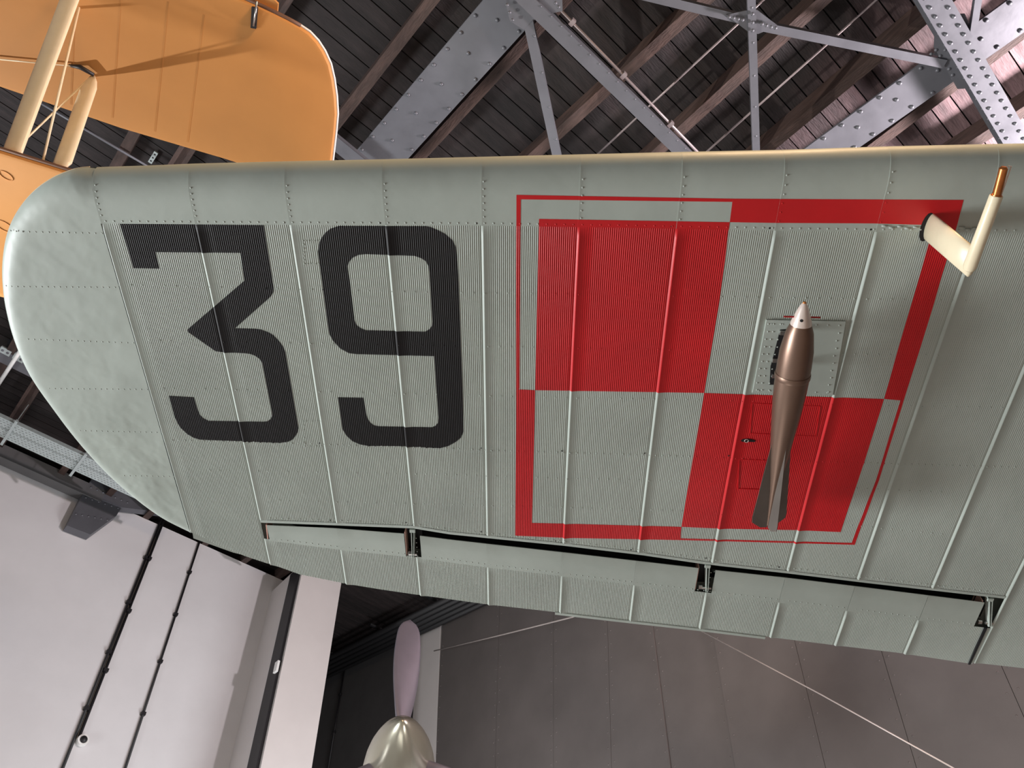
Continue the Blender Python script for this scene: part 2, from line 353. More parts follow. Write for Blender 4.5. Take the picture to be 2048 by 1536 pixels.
mb = MB(); mb.box((px_l - .02, 11.44, 5.6), (.03, 0, 0), (0, .16, 0), (0, 0, 5.6))
tk = tag(mb.build('cable_trunking', M_blackcable), 'wide black cable trunking down the edge of the pale pillar', 'trunking')
cable('wall_cable', [on_x(692, 1320, 8.77), on_x(655, 1545, 8.77)], .02, 'black cable down the dark recess wall left of the propeller')
# small white lamp on the trunking
c = on_x(553, 1334, px_l - .07); mb = MB(); mb.box(c, (.02, 0, 0), (0, .05, 0), (0, 0, .10)); bm_o = tag(mb.build('wall_lamp', M_white), 'small white box fixed on the black trunking of the pillar', 'sensor')
# dome camera
c = on_y(164, 1482, 12.36)
dc = empty('security_camera', 'small round white security camera with black lens on the pale wall', 'camera')
mb = MB(); mb.tube([c, c + Vector((0, -.06, 0))], [.085, .08], 24); mb.build('housing', M_white, dc, 'auto')
mb = MB(); mb.tube([c + Vector((0, -.062, 0)), c + Vector((0, -.09, 0)), c + Vector((0, -.10, 0))], [.055, .04, .01], 20); mb.build('lens', M_blackcable, dc, True)
# steel bracket on the wall head
br = empty('wall_bracket', 'grey riveted steel bracket plate at the head of the pale wall', 'bracket')
yb = 12.2
pts = [(166, 987), (244, 1013), (233, 1031), (181, 1069), (134, 1051)]
mb = MB(); mb.prism([on_y(*p, yb) for p in pts], (0, .18, 0)); mb.build('plate', M_steel, br)
mb = MB(); mb.prism([on_y(*p, yb - .02) for p in [(166, 985), (192, 945), (290, 995), (330, 1025), (246, 1015)]], (0, .15, 0)); mb.build('beam_end', M_steel, br)
rvb = MB()
for k in range(6):
    for (a, b) in (((172, 995), (236, 1016)), ((152, 1028), (215, 1040))):
        q = k / 5; rvb.dome(on_y(a[0] + (b[0] - a[0]) * q, a[1] + (b[1] - a[1]) * q, yb), (0, -1, 0), .02, .014)
for k in range(7):
    for (a, b) in (((192, 955), (270, 995)), ((182, 975), (255, 1005))):
        q = k / 6; rvb.dome(on_y(a[0] + (b[0] - a[0]) * q, a[1] + (b[1] - a[1]) * q, yb - .02), (0, -1, 0), .02, .014)
rvb.build('rivets', M_steel, br, True, 'stuff')
# cross beam with bright bolted splice plates
bm_ = empty('cross_beam', 'dark steel cross beam with bright bolted splice plates left of the wingtip', 'beam')
yb2 = 9.6
Ba, Bb = on_y(-120, 625, yb2), on_y(190, 790, yb2); zb2 = (Ba.z + Bb.z) / 2 + .05
mb = MB(); mb.box((-1.4, yb2 + .1, zb2), (2.3, 0, 0), (0, .14, 0), (0, 0, .12)); mb.build('beam_body', M_steel, bm_)
rvb = MB(); pl = MB(); x = -1.6
while x < .8:
    pl.box((x, yb2 - .01, zb2 - .12), (.075, 0, 0), (0, .06, 0), (0, 0, .012))
    for dx in (-.035, .035): rvb.dome((x + dx, yb2 - .01, zb2 - .132), (0, 0, -1), .02, .02)
    x += .19
pl.build('splice_plates', M_galv, bm_, kind='stuff'); rvb.build('bolts', M_steel, bm_, True, 'stuff')
# perforated cable tray
tray = empty('cable_tray', 'galvanised perforated cable tray hung under the roof left of the wingtip', 'cable tray')
zt = 10.9
def trayline(px, py): return on_z(px, py, zt)
E1, E2 = trayline(0, 834), trayline(0, 872)
ya, yc = E2.y, E1.y
y_hi, y_lo = max(ya, yc), min(ya, yc)
for h in range(2):
    y0 = y_lo + (y_hi - y_lo) * (h * .5 + .015); y1 = y_lo + (y_hi - y_lo) * (h * .5 + .485)
    mb = MB(); nx = 90; x0, x1 = -2.4, 2.6; rows = 4
    # slotted floor: long rails plus short bridges between the slots
    for r_ in range(rows + 1):
        yy = y0 + (y1 - y0) * r_ / rows; mb.box(((x0 + x1) / 2, yy, zt), ((x1 - x0) / 2, 0, 0), (0, .018, 0), (0, 0, .0015))
    for r_ in range(rows):
        yy = y0 + (y1 - y0) * (r_ + .5) / rows
        for k in range(nx):
            mb.box((x0 + (k + .5 * (r_ % 2)) * (x1 - x0) / nx, yy, zt), (.016, 0, 0), (0, (y1 - y0) / rows / 2, 0), (0, 0, .001))
    t_ = mb.build('slotted_floor', M_galv, tray); t_['kind'] = 'stuff'
    mb = MB()
    for yy in (y0 - .012, y1 + .012): mb = MB(); mb.box(((x0 + x1) / 2, yy, zt + .03), ((x1 - x0) / 2, 0, 0), (0, .003, 0), (0, 0, .035)); mb.build('side_rail', M_galv, tray)
for (px_, py_) in ((22, 860), (160, 925)):
    c = on_z(px_, py_, zt - .03)
    mb = MB(); mb.box((c.x, (y_hi + y_lo) / 2, zt - .03), (.02, 0, 0), (0, (y_hi - y_lo) / 2 + .12, 0), (0, 0, .02)); mb.build('cross_channel', M_galv, tray)
    for yy in (y_lo - .1, y_hi + .1): mb = MB(); mb.tube([(c.x, yy, zt - .06), (c.x, yy, roofpt(0, yy, -.01).z)], .006, 6); mb.build('threaded_rod', M_galv, tray)
# plain white tube at the far left and ceiling strip bracket
mb = MB(); mb.tube([rp(-20, 794, -.35), rp(60, 672, -.35)], .028, 10); tag(mb.build('white_tube', M_white, None, True), 'long white tube under the roof left of the wingtip', 'tube')
mb = MB(); A, B = rp(300, 325, -.05), rp(313, 304, -.05); d = (B - A); mb.bar(A, B, d.normalized().cross(rn), rn, .045, .02)
st = tag(mb.build('perforated_strip', M_galv), 'short pale perforated metal strip on the dark boards above the wing', 'strip')
mb = MB()
for q in (.2, .5, .8): mb = MB(); mb.dome(A.lerp(B, q) - rn * .011, -rn, .012, .004); mb.build('bolt_head', M_blackcable, st)
# two wires in front of the panelled wall
mb = MB(); mb.tube([on_x(868, 1302, 8.3), on_x(1010, 1268, 7.8), on_x(1145, 1234, 7.3), on_x(1260, 1190, 7.0)], .012, 6)
tag(mb.build('stay_wire', M_wire, None, True), 'pale wire rising from the pillar to the aileron edge before the grey sheet wall', 'wire')
mb = MB(); mb.tube([on_x(1380, 1250, 6.6), on_x(1640, 1388, 6.4), on_x(1960, 1566, 6.2)], .006, 6)
tag(mb.build('stay_wire', M_wire, None, True), 'thin wire descending to the lower right before the grey sheet wall', 'wire')

# ------------------------------------------------------------------ the big wing
c_ = nrm((-7, 2520, 1540)); s_ = nrm((-1, -.0205, .05)); s_ = (s_ - c_ * s_.dot(c_)).normalized(); n_ = s_.cross(c_)
CV, UV, NV = Mw @ c_, -(Mw @ s_), Mw @ n_           # chord aft, span to the root, normal pointing down at the viewer
WO = on_plane(1024, 768, CAM + ray(1024, 768) * 2.2, NV)
W0 = on_plane(205, 449, WO, NV)
def uv(px, py, h=0.):                               # image point -> wing coordinates on the plane h below the skin
    q = on_plane(px, py, WO + NV * h, NV) - W0
    return (q.dot(UV), q.dot(CV))
def W(u, v, h=0.): return W0 + UV * u + CV * v + NV * h
ribpx = [((205, 455), (380, 1062)), ((392, 455), (497, 935)), ((580, 455), (672, 1045)), ((771, 460), (827, 1057)), ((963, 460), (973, 1068)), ((1155, 460), (1125, 1085)), ((1351, 462), (1275, 1100)), ((1547, 465), (1423, 1120)), ((1748, 470), (1575, 1135)), ((1952, 470), (1716, 1152)), ((2046, 735), (1872, 1152)), ((2048, 1118), (2010, 1195))]
RIB = []
for a, b in ribpx:
    A, B = uv(*a), uv(*b); k = (B[0] - A[0]) / (B[1] - A[1]); RIB.append((A[0] - k * A[1], k))
while len(RIB) < 15: RIB.append((RIB[-1][0] + .2475, RIB[-1][1]))
def ribu(t, v):
    k = min(max(int(math.floor(t)), 0), len(RIB) - 2); f = t - k
    a = RIB[k][0] + RIB[k][1] * v; b = RIB[k + 1][0] + RIB[k + 1][1] * v
    return a + (b - a) * f
def tof(u, v):
    for k in range(len(RIB) - 1):
        a = RIB[k][0] + RIB[k][1] * v; b = RIB[k + 1][0] + RIB[k + 1][1] * v
        if u < b or k == len(RIB) - 2: return k + (u - a) / (b - a)
def poly_v(pxs, h=0.):
    P = sorted(uv(*p, h) for p in pxs)
    def f(u):
        if u <= P[0][0]: i = 0
        elif u >= P[-1][0]: i = len(P) - 2
        else:
            i = 0
            while P[i + 1][0] < u: i += 1
        a, b = P[i], P[i + 1]; return a[1] + (b[1] - a[1]) * (u - a[0]) / (b[0] - a[0])
    return f
v_sp = poly_v([(205, 446.5), (580, 449), (963, 450.6), (1270, 455), (1590, 461), (1748, 463), (2048, 465)])
NB = .055; NA = .085
v_le = poly_v([(180, 334), (373, 328), (567, 323), (765, 319), (963, 314), (1165, 309), (1368, 304), (1568, 300), (1778, 293), (1995, 288), (2048, 287)], -NB)
v_gap = poly_v([(535, 1046), (672, 1051), (826, 1057), (900, 1069), (1130, 1092), (1280, 1110), (1412, 1129), (1575, 1147), (1750, 1168), (2005, 1197)])
v_te0 = poly_v([(380, 1062), (430, 1087), (490, 1112), (545, 1130)])
v_te1 = poly_v([(1950, 1325), (2048, 1336)])
v_at = poly_v([(533, 1050), (668, 1056), (808, 1067), (839, 1071), (900, 1079), (1140, 1106), (1398, 1136), (1431, 1140), (1580, 1156), (1750, 1177), (1972, 1205)])
v_as = poly_v([(537, 1080), (682, 1099), (832, 1115), (976, 1134), (1120, 1151), (1264, 1169), (1408, 1186), (1549, 1203), (1694, 1221), (1831, 1239), (1967, 1256)])
v_ate = poly_v([(545, 1130), (600, 1150), (688, 1168), (760, 1180), (835, 1191), (976, 1210), (1108, 1225), (1255, 1242), (1391, 1257), (1527, 1274), (1660, 1290), (1802, 1307), (1935, 1327)])
v_seam = poly_v([(340, 885), (497, 888), (700, 895), (900, 901), (970, 905), (1250, 913), (1450, 920), (1577, 926), (1750, 931), (1948, 937)])
STEP = .0043; DEC = .036; AMP = .0007; NCOR = 46
def prof(x, L, vd, amp=AMP, step=STEP, first=False):   # height of skin at distance x from its left rib; vd distance from front end
    ramp = min(1, max(0, vd / .03))
    if x < .0050: s = step * (x / .0050)
    elif x < .0050 + DEC: s = step * (1 - (x - .0050) / DEC) ** 2
    else: s = 0
    if x > L - .0048: s -= .0016 * math.sin(PI * min(1, (x - L + .0048) / .0046))
    a = amp * min(1, max(0, (x - .010) / .034)) ** 1.3 * min(1, max(0, (L - x) / .004))
    return s * ramp + a * math.sin(2 * PI * NCOR * x / L)
def cols(L=.2475, spp=6):
    xs = [0, .0025, .0050, .0058, .007, .0085, .010]
    n = int(NCOR * spp * (1 - .010 / L)); xs += [.010 + (L - .010) * (i + 1) / n for i in range(n)]
    return xs
XS = cols()
kamp = lambda k: AMP * max(.36, min(1, 1 - (k - 4) * .16))
def skin_h(t, v, vf, amp=None, seam=True):
    k = int(math.floor(t + 1e-9)); L = .2475; x = (t - k) * L
    if amp is None: amp = kamp(k)
    h = prof(x, L, v - vf, amp)
    if seam and v < v_seam(t * .2475): h += .0006
    return h
wing = empty('aircraft_wing', 'pale green corrugated aircraft wing underside with black 39 and red checkerboard', 'wing')
def skin_panel(k, vfront, vrear, name='skin_panel', parent=wing, h0=0., amp=None, seam=True, nrow=7, mat_=M_skin, urange=None):
    vs, fs = [], []
    fr = [i / nrow for i in range(nrow + 1)]
    rowsets = None
    for x in XS:
        t = k + x / .2475; u = ribu(t, .5); vf, vr = vfront(u), vrear(u)
        vv = [vf + (vr - vf) * f for f in fr]; vv.insert(1, vf + .015); vv.insert(2, vf + .03); vv = sorted(vv)
        if seam:
            sv = v_seam(u)
            if vf < sv < vr: vv += [sv - .0014, sv - .0005, sv + .0005, sv + .0014]; vv.sort()
            else: vv += [vr - .0008, vr - .0006, vr - .0004, vr - .0002]; vv.sort()
        for v in vv: vs.append(W(ribu(t, v), v, h0 + skin_h(min(t, k + .99999), v, vf, amp, seam)))
        R = len(vv)
    for i in range(len(XS) - 1):
        for j in range(R - 1):
            a = i * R + j; fs.append((a, a + R, a + R + 1, a + 1))
    o = mesh_obj(name, vs, fs, mat_, parent, True)
    return o
def rear_of(k):
    if k == 0: return v_te0
    if k >= 11: return v_te1
    return lambda u: v_gap(u) - .013
for k in range(13): skin_panel(k, lambda u: v_sp(u) - .006, rear_of(k))
# rear lip rolled over the gap
for k in range(1, 11):
    vs, fs = [], []; NU = 12; pf = [(-.013, .0012), (-.008, .002), (-.003, .0012), (.0015, -.002), (.002, -.008), (-.002, -.03), (-.004, -.06)]
    for i in range(NU + 1):
        t = k + i / NU; u = ribu(t, 1.0); v = v_gap(u)
        for dv, h in pf: vs.append(W(ribu(t, v + dv), v + dv, h))
    R = len(pf)
    for i in range(NU):
        for j in range(R - 1): a = i * R + j; fs.append((a, a + R, a + R + 1, a + 1))
    mesh_obj('rear_lip', vs, fs, M_skin, wing, True)
# nose panels
def nose_h(v, vn):            # vn = v of the foremost point
    d = v - vn
    return 0 if d >= NA else -NB * (1 - math.sqrt(max(0, 1 - ((NA - d) / NA) ** 2)))
def lip(x): return .0006 if x < .0016 else .0006 * max(0, 1 - (x - .0016) / .007)
def le_h(u, v):
    t = tof(u, v); return .0028 + nose_h(v, v_le(u)) + lip((t - math.floor(t)) * .2475)
for k in range(0, 13):
    vs, fs = [], []; ang = [i / 12 for i in range(13)]; TS = [0, 0, .0064, .014, .022, .035, .1, .3, .5, .7, .9, 1.0]; NU = len(TS) - 1
    for i in range(NU + 1):
        t = k + TS[i]; u = ribu(t, 0); vn = v_le(u); vb = v_sp(u)
        e = -.002 if i == 0 else lip(TS[i] * .2475) ; prof_ = [(vb, -.004), (vb, .0028 + e)]
        for q in (.33, .66, 1): prof_.append((vb + (vn + NA - vb) * q, .0028 + e))
        for a in ang[1:]:
            th = a * PI / 2; prof_.append((vn + NA - NA * math.sin(th), .0028 + e - NB * (1 - math.cos(th))))
        for a in (1 / 6, 2 / 6, 3 / 6, 4 / 6, 5 / 6, 1):
            th = a * PI / 2; prof_.append((vn + NA - NA * math.cos(th), .0028 - NB - NB * 1.1 * min(1, .4 + t * .6) * math.sin(th)))
        for v, h in prof_: vs.append(W(ribu(t, v), v, h))
    R = len(prof_)
    for i in range(NU):
        for j in range(R - 1): a = i * R + j; fs.append((a, a + R, a + R + 1, a + 1))
    o = mesh_obj('nose_panel', vs, fs, M_skin, wing, True)
    o.data.set_sharp_from_angle(angle=math.radians(40))
# inside line so joints read dark
# top skin, closed and cambered
vs, fs = [], []; NU = 26
for i in range(NU + 1):
    t = 13 * i / NU; u = ribu(t, .5); v0 = v_le(u) + .05; v1 = v_te0(u) if u < .3 else (v_ate(u) if u < 2.68 else v_te1(u))
    for j in range(13):
        q = j / 12; v = v0 + (v1 - v0) * q; th = .10 + .10 * math.sin(PI * min(1, q * 1.35) ** .8) if q < .6 else .15 * (1 - (q - .6) / .4) + .012
        if j == 0: th = .10
        th *= min(1, .6 + .4 * t); v += .04 * max(0, 1 - t)
        vs.append(W(ribu(t, v), v, -th))
for i in range(NU):
    for j in range(12): a = i * 13 + j; fs.append((a, a + 1, a + 14, a + 13))
mesh_obj('top_skin', vs, fs, M_skin, wing, True)
# wingtip
out_px = [(180, 334), (160, 336), (140, 341), (105, 356), (70, 381), (40, 416), (20, 456), (10, 500), (7, 550), (13, 610), (31, 680), (62, 750), (110, 820), (160, 885), (215, 945), (270, 994), (325, 1034), (380, 1062)]
def catmull(P, n):
    out = []
    for i in range(len(P) - 1):
        p0, p1, p2, p3 = P[max(i - 1, 0)], P[i], P[i + 1], P[min(i + 2, len(P) - 1)]
        for q in range(n):
            t = q / n; out.append(tuple(.5 * ((2 * b) + (-a + c) * t + (2 * a - 5 * b + 4 * c - d) * t * t + (-a + 3 * b - 3 * c + d) * t ** 3) for a, b, c, d in zip(p0, p1, p2, p3)))
    out.append(P[-1]); return out
OP = catmull(out_px, 5); NJ = len(OP)
bfun = lambda q: NB + (.010 - NB) * min(1, q * 1.5); afun = lambda q: NA + (.03 - NA) * min(1, q * 1.5)
OUT = [uv(p[0], p[1], -bfun(j / (NJ - 1))) for j, p in enumerate(OP)]
def dseg(p, a, b):
    ax, ay = b[0] - a[0], b[1] - a[1]; L = ax * ax + ay * ay or 1e-9
    t = max(0, min(1, ((p[0] - a[0]) * ax + (p[1] - a[1]) * ay) / L)); return math.hypot(p[0] - a[0] - ax * t, p[1] - a[1] - ay * t)
LEX = [(OUT[0][0] + 1, OUT[0][1] - 0.0)] 
def tip_d(p): return min(min(dseg(p, OUT[j], OUT[j + 1]) for j in range(NJ - 1)), dseg(p, OUT[0], (OUT[0][0] + .5, v_le(OUT[0][0] + .5))))
rows_px = [[(20, 462), (205, 466)], [(12, 572), (231, 574)], [(45, 677), (268, 685)], [(88, 776), (295, 778)], [(150, 860), (325, 864)], [(238, 950), (350, 952)]]
NWc = 20
vs, fs = [], []
for j in range(NJ):
    q = j / (NJ - 1); vR = OUT[0][1] + (OUT[-1][1] - OUT[0][1]) * q; R_ = (ribu(0, vR), vR); P_ = OUT[j]; a, b = afun(q), bfun(q)
    for i in range(NWc + 1):
        f = 1 - (1 - i / NWc) ** 1.6 if False else (i / NWc) ** .7
        f = 1 - (1 - i / NWc) ** 2.0 if i else 0.
        # f=0 at rib, 1 at the outline, dense near the outline
        p = (R_[0] + (P_[0] - R_[0]) * f, R_[1] + (P_[1] - R_[1]) * f)
        d = tip_d(p); h = .0028 - (0 if d >= a else b * (1 - math.sqrt(max(0, 1 - ((a - d) / a) ** 2))))
        vs.append(W(p[0], p[1], h))
for j in range(NJ - 1):
    for i in range(NWc): k = j * (NWc + 1) + i; fs.append((k, k + NWc + 1, k + NWc + 2, k + 1))
tipo = mesh_obj('wingtip', vs, fs, M_tip, wing, True)
# upper half of the tip
vs2, fs2 = [], []
for j in range(NJ):
    q = j / (NJ - 1); vR = OUT[0][1] + (OUT[-1][1] - OUT[0][1]) * q; R_ = (ribu(0, vR), vR); P_ = OUT[j]; b = bfun(q)
    for i in range(9):
        f = i / 8; f2 = 1 - (1 - f) ** 2; p = (R_[0] + (P_[0] - R_[0]) * f2, R_[1] + (P_[1] - R_[1]) * f2)
        vs2.append(W(p[0], p[1], -b - .09 * math.sqrt(max(0, 1 - f2 ** 2)) * (1 - q) ** .5 * min(1, q / .25)))
for j in range(NJ - 1):
    for i in range(8): k = j * 9 + i; fs2.append((k, k + 1, k + 10, k + 9))
mesh_obj('wingtip_top', vs2, fs2, M_skin, wing, True)
nt = M_tip.node_tree; Bs = nt.nodes['Principled BSDF']; tc_ = next(n for n in nt.nodes if n.type == 'TEX_COORD')
vd = nt.nodes.new('ShaderNodeVectorMath'); vd.operation = 'DISTANCE'; vd.inputs[1].default_value = W(*uv(265, 975)); nt.links.new(tc_.outputs['Object'], vd.inputs[0])
mr_ = nt.nodes.new('ShaderNodeMapRange'); mr_.inputs[1].default_value = .12; mr_.inputs[2].default_value = .38; mr_.inputs[3].default_value = .24; mr_.inputs[4].default_value = .46; nt.links.new(vd.outputs['Value'], mr_.inputs[0]); nt.links.new(mr_.outputs[0], Bs.inputs['Roughness'])
bpn = next(n for n in nt.nodes if n.type == 'BUMP'); mr2 = nt.nodes.new('ShaderNodeMapRange'); mr2.inputs[1].default_value = .12; mr2.inputs[2].default_value = .38; mr2.inputs[3].default_value = .013; mr2.inputs[4].default_value = .006; nt.links.new(vd.outputs['Value'], mr2.inputs[0]); nt.links.new(mr2.outputs[0], bpn.inputs['Distance'])
# thin cream bead along the tip edge
mb = MB(); mb.tube([W(p[0], p[1], -bfun(j / (NJ - 1))) for j, p in enumerate(OUT)], .0016, 6); mb.build('edge_bead', M_cream, wing, True)
# ------------------------------------------------------------------ aileron
ail = bpy.data.objects.new('aileron', None); COL.objects.link(ail); ail.parent = wing
AB = [(547, 0), (810, 0), (838, 0), (1398, 0), (1432, 0), (1960, 0)]
def ustart(px, py): return uv(px, py)[0]
u_a0 = ustart(536, 1060); u_h1a, u_h1b = ustart(808, 1067), ustart(840, 1071); u_h2a, u_h2b = ustart(1397, 1136), ustart(1431, 1140); u_end = ustart(1968, 1206)
strips = [(u_a0, u_h1a), (u_h1b, u_h2a), (u_h2b, u_end)]
ribs_a = [RIB[k][0] + RIB[k][1] * 1.15 for k in range(12)]
for (ua, ub) in strips:
    cuts = [ua] + [r for r in ribs_a if ua + .03 < r < ub - .03] + [ub]
    for a, b in zip(cuts[:-1], cuts[1:]):
        vs, fs = [], []; NU = 8
        for i in range(NU + 1):
            u = a + (b - a) * i / NU; va, vb_ = v_at(u), v_as(u)
            e = .0010 * (1 - min(1, i / 2))
            P_ = [(va + .045, -.05), (va + .030, -.020), (va + .006, -.003), (va, .0005), (va + .004, .002 + e), (va + (vb_ - va) * .5, .002 + e), (vb_, .002 + e), (vb_, -.004)]
            for v, h in P_: vs.append(W(u, v, h))
        R = len(P_)
        for i in range(NU):
            for j in range(R - 1): q = i * R + j; fs.append((q, q + R, q + R + 1, q + 1))
        o = mesh_obj('aileron_nose_sheet', vs, fs, M_skin, ail, True); o.data.set_sharp_from_angle(angle=math.radians(35))
for k in range(1, 11):
    vr_ = lambda u: v_ate(u) - .003
    if k == 1:
        # the first aileron bay starts at its own slanted end beside rib 1
        skin_panel(1, lambda u: v_as(u) - .004, vr_, 'aileron_skin', ail, 0, None, False, 3)
    else: skin_panel(k, lambda u: v_as(u) - .004, vr_, 'aileron_skin', ail, 0, None, False, 3)
# folded trailing strip below bays 5 to 8
vs = []; NU = 24
ua, ub = ustart(1110, 1226), ustart(1530, 1276)
mb = MB()
for i in range(NU + 1):
    u = ua + (ub - ua) * i / NU; v = v_ate(u)
    for dv, h in ((-.006, -.001), (-.004, .003), (.007, .003), (.010, -.002)): vs.append(W(u, v + dv, h))
fs = [(i * 4 + j, i * 4 + 4 + j, i * 4 + 5 + j, i * 4 + 1 + j) for i in range(NU) for j in range(3)]
mesh_obj('trailing_strip', vs, fs, M_skin, ail, False)
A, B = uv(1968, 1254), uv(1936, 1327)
mb = MB(); mb.prism([W(A[0] - .001, A[1], .0052), W(A[0] + .009, A[1], .0052), W(B[0] + .006, B[1], .0052), W(B[0] - .001, B[1], .0052)], NV * -.004); mb.build('end_gap_shade', M_dark, ail)  # dark strip laid on as the shade of the aileron's end gap
# end edges: primer-coloured end rib at both gaps, black shade sheet in the gap
mb = MB(); A, B = uv(534, 1050), uv(543, 1130)
mb.prism([W(A[0] - .001, A[1], 0), W(B[0] - .001, B[1], 0), W(B[0] - .001, B[1], -.02), W(A[0] - .001, A[1], -.06)], UV * -.0035)
mb.build('end_rib', M_prime, ail)
# black sheet above the gap, its colour standing in for the shade inside
vs, fs = [], []; NU = 40
for i in range(NU + 1):
    u = ustart(531, 1048) + (ustart(2005, 1197) - ustart(531, 1048)) * i / NU; v = v_gap(u)
    vs += [W(u, v - .004, -.058), W(u, v_at(u) + .09, -.058)]
fs = [(2 * i, 2 * i + 1, 2 * i + 3, 2 * i + 2) for i in range(NU)]
mesh_obj('gap_shade_sheet', vs, fs, M_dark, wing)
# hinge brackets
def hinge(px, py, px2, py2, ua_, ub_):
    h = bpy.data.objects.new('hinge_bracket', None); COL.objects.link(h); h.parent = wing
    A, B = uv(px, py), uv(px2, py2)
    for o_ in (-.0045, .0045):
        mb = MB(); mb.prism([W(A[0] + o_, A[1] - .004, .004), W(B[0] + o_ * .6, B[1], .008), W(B[0] + o_ * .6, B[1] + .006, .002), W(B[0] + o_ * .6, B[1], -.02), W(A[0] + o_, A[1] - .004, -.03)], UV * .0022); mb.build('hinge_arm', M_skin, h)
    mb = MB(); mb.tube([W(B[0] - .014, B[1] - .008, -.001), W(B[0] + .014, B[1] - .008, -.001)], .0045, 10); mb.build('hinge_bolt', M_alu, h, 'auto')
    mb = MB(); mb.box(W(A[0], A[1] - .002, .001), UV * .009, CV * .006, NV * .003); mb.build('hinge_foot', M_skin, h)
    # primed well around it
    v0 = A[1] + .008; v1 = B[1] + .002
    mb = MB(); mb.prism([W(ua_ + .001, v0, -.002), W(ua_ + .001, v1, -.002), W(ua_ + .001, v1, -.05), W(ua_ + .001, v0, -.05)], UV * .002)
    mb.build('well_side', M_prime, h)
    mb = MB(); mb.box(W((ua_ + ub_) / 2, (v0 + v1) / 2, -.04), UV * ((ub_ - ua_) / 2), CV * ((v1 - v0) / 2), NV * .002)
    mb.build('well_floor', M_dark, h)
    mb = MB(); cc = W((ua_ + B[0]) / 2, v1 - .004, -.012); mb.tube([cc + UV * -.006, cc + UV * .006], .009, 12); mb.build('bearing', M_alu, h, 'auto')
hinge(825, 1062, 826, 1112, u_h1a, u_h1b)
hinge(1415, 1133, 1413, 1180, u_h2a, u_h2b)
hinge(1980, 1200, 1978, 1250, ustart(1962, 1210), ustart(1990, 1210))
# ------------------------------------------------------------------ painted markings laid on the skin
def surf(u, v):
    if v < v_sp(u) : return le_h(u, v)
    return skin_h(tof(u, v), v, v_sp(u) - .006)
def clip(poly, a, b, c):     # keep a*u+b*v<=c
    out = []; n = len(poly)
    for i in range(n):
        P, Q = poly[i], poly[(i + 1) % n]; dp = a * P[0] + b * P[1] - c; dq = a * Q[0] + b * Q[1] - c
        if dp <= 0: out.append(P)
        if (dp < 0 < dq) or (dq < 0 < dp): t = dp / (dp - dq); out.append((P[0] + (Q[0] - P[0]) * t, P[1] + (Q[1] - P[1]) * t))
    return out
LIFT = .00045
def paint(name, loops_list, m, nose=True):
    V, Fc, Nn = [], [], []
    for loops in loops_list:
        L3 = [[Vector((*uv(px, py), 0)) for px, py in lp] for lp in loops]
        flat = [p for lp in L3 for p in lp]; tris = tessellate_polygon(L3)
        for tr in tris:
            tri = [(flat[i].x, flat[i].y) for i in tr]
            if (tri[1][0] - tri[0][0]) * (tri[2][1] - tri[0][1]) - (tri[1][1] - tri[0][1]) * (tri[2][0] - tri[0][0]) < 0: tri.reverse()
            if UV.cross(CV).dot(NV) < 0: tri.reverse()
            t0 = min(tof(*p) for p in tri); t1 = max(tof(*p) for p in tri)
            for k in range(max(0, int(t0)), int(t1) + 1):
                for i in range(len(XS) - 1):
                    ta, tb = k + XS[i] / .2475, k + XS[i + 1] / .2475
                    if tb < t0 or ta > t1: continue
                    def line(t): b0 = ribu(t, 0); return b0, ribu(t, 1) - b0     # u = b0 + k v
                    b0, k0 = line(ta); b1, k1 = line(min(tb, k + .99999) if i == len(XS) - 2 else tb)
                    P = clip(tri, -1, k0, -b0)
                    if len(P) < 3: continue
                    P = clip(P, 1, -k1, b1)
                    if len(P) < 3: continue
                    vmin = min(p[1] for p in P); vmax = max(p[1] for p in P); um = (b0 + b1) / 2 + k0 * .5
                    vs_, sm = v_sp(um), v_seam(um)
                    cuts = [c for c in (vs_, vs_ + .009, vs_ + .024, sm) if vmin < c < vmax]
                    if vmin < vs_: cuts += [c for c in [vs_ - .02 * q for q in range(1, 9)] if vmin < c < vmax]
                    cuts.sort(); bounds = [vmin - 1] + cuts + [vmax + 1]
                    for a_, b_ in zip(bounds[:-1], bounds[1:]):
                        Q = clip(P, 0, -1, -a_); Q = clip(Q, 0, 1, b_) if len(Q) > 2 else Q
                        if len(Q) < 3: continue
                        vm = (max(a_, vmin) + min(b_, vmax)) / 2; nose_ = vm < vs_
                        base_ = len(V)
                        for (u, v) in Q:
                            if nose_: h = le_h(u, v)
                            else:
                                tt = (u - b0 - k0 * v) / max(1e-9, (b1 - b0) + (k1 - k0) * v); xx = XS[i] + (XS[i + 1] - XS[i]) * min(1, max(0, tt))
                                h0, h1 = prof(XS[i], .2475, v - vs_ + .006, kamp(k)), prof(XS[i + 1] if i < len(XS) - 2 else .24749, .2475, v - vs_ + .006, kamp(k))
                                h = h0 + (h1 - h0) * min(1, max(0, tt)) + (.0006 if vm < sm else 0)
                            V.append(W(u, v, h + LIFT))
                            if nose_: dx = 0; dv = (le_h(u, v + .002) - le_h(u, v - .002)) / .004
                            else:
                                dv = 0; e = .0004; xa, xb = max(0, xx - e), min(.24749, xx + e)
                                dx = (prof(xb, .2475, v - vs_ + .006, kamp(k)) - prof(xa, .2475, v - vs_ + .006, kamp(k))) / (xb - xa)
                            Nn.append((NV - UV * dx - CV * dv).normalized())
                        Fc.append(tuple(range(base_, base_ + len(Q))))
    o = mesh_obj(name, V, Fc, m, wing, True)
    o.data.normals_split_custom_set([tuple(Nn[l.vertex_index]) for l in o.data.loops])
    return o
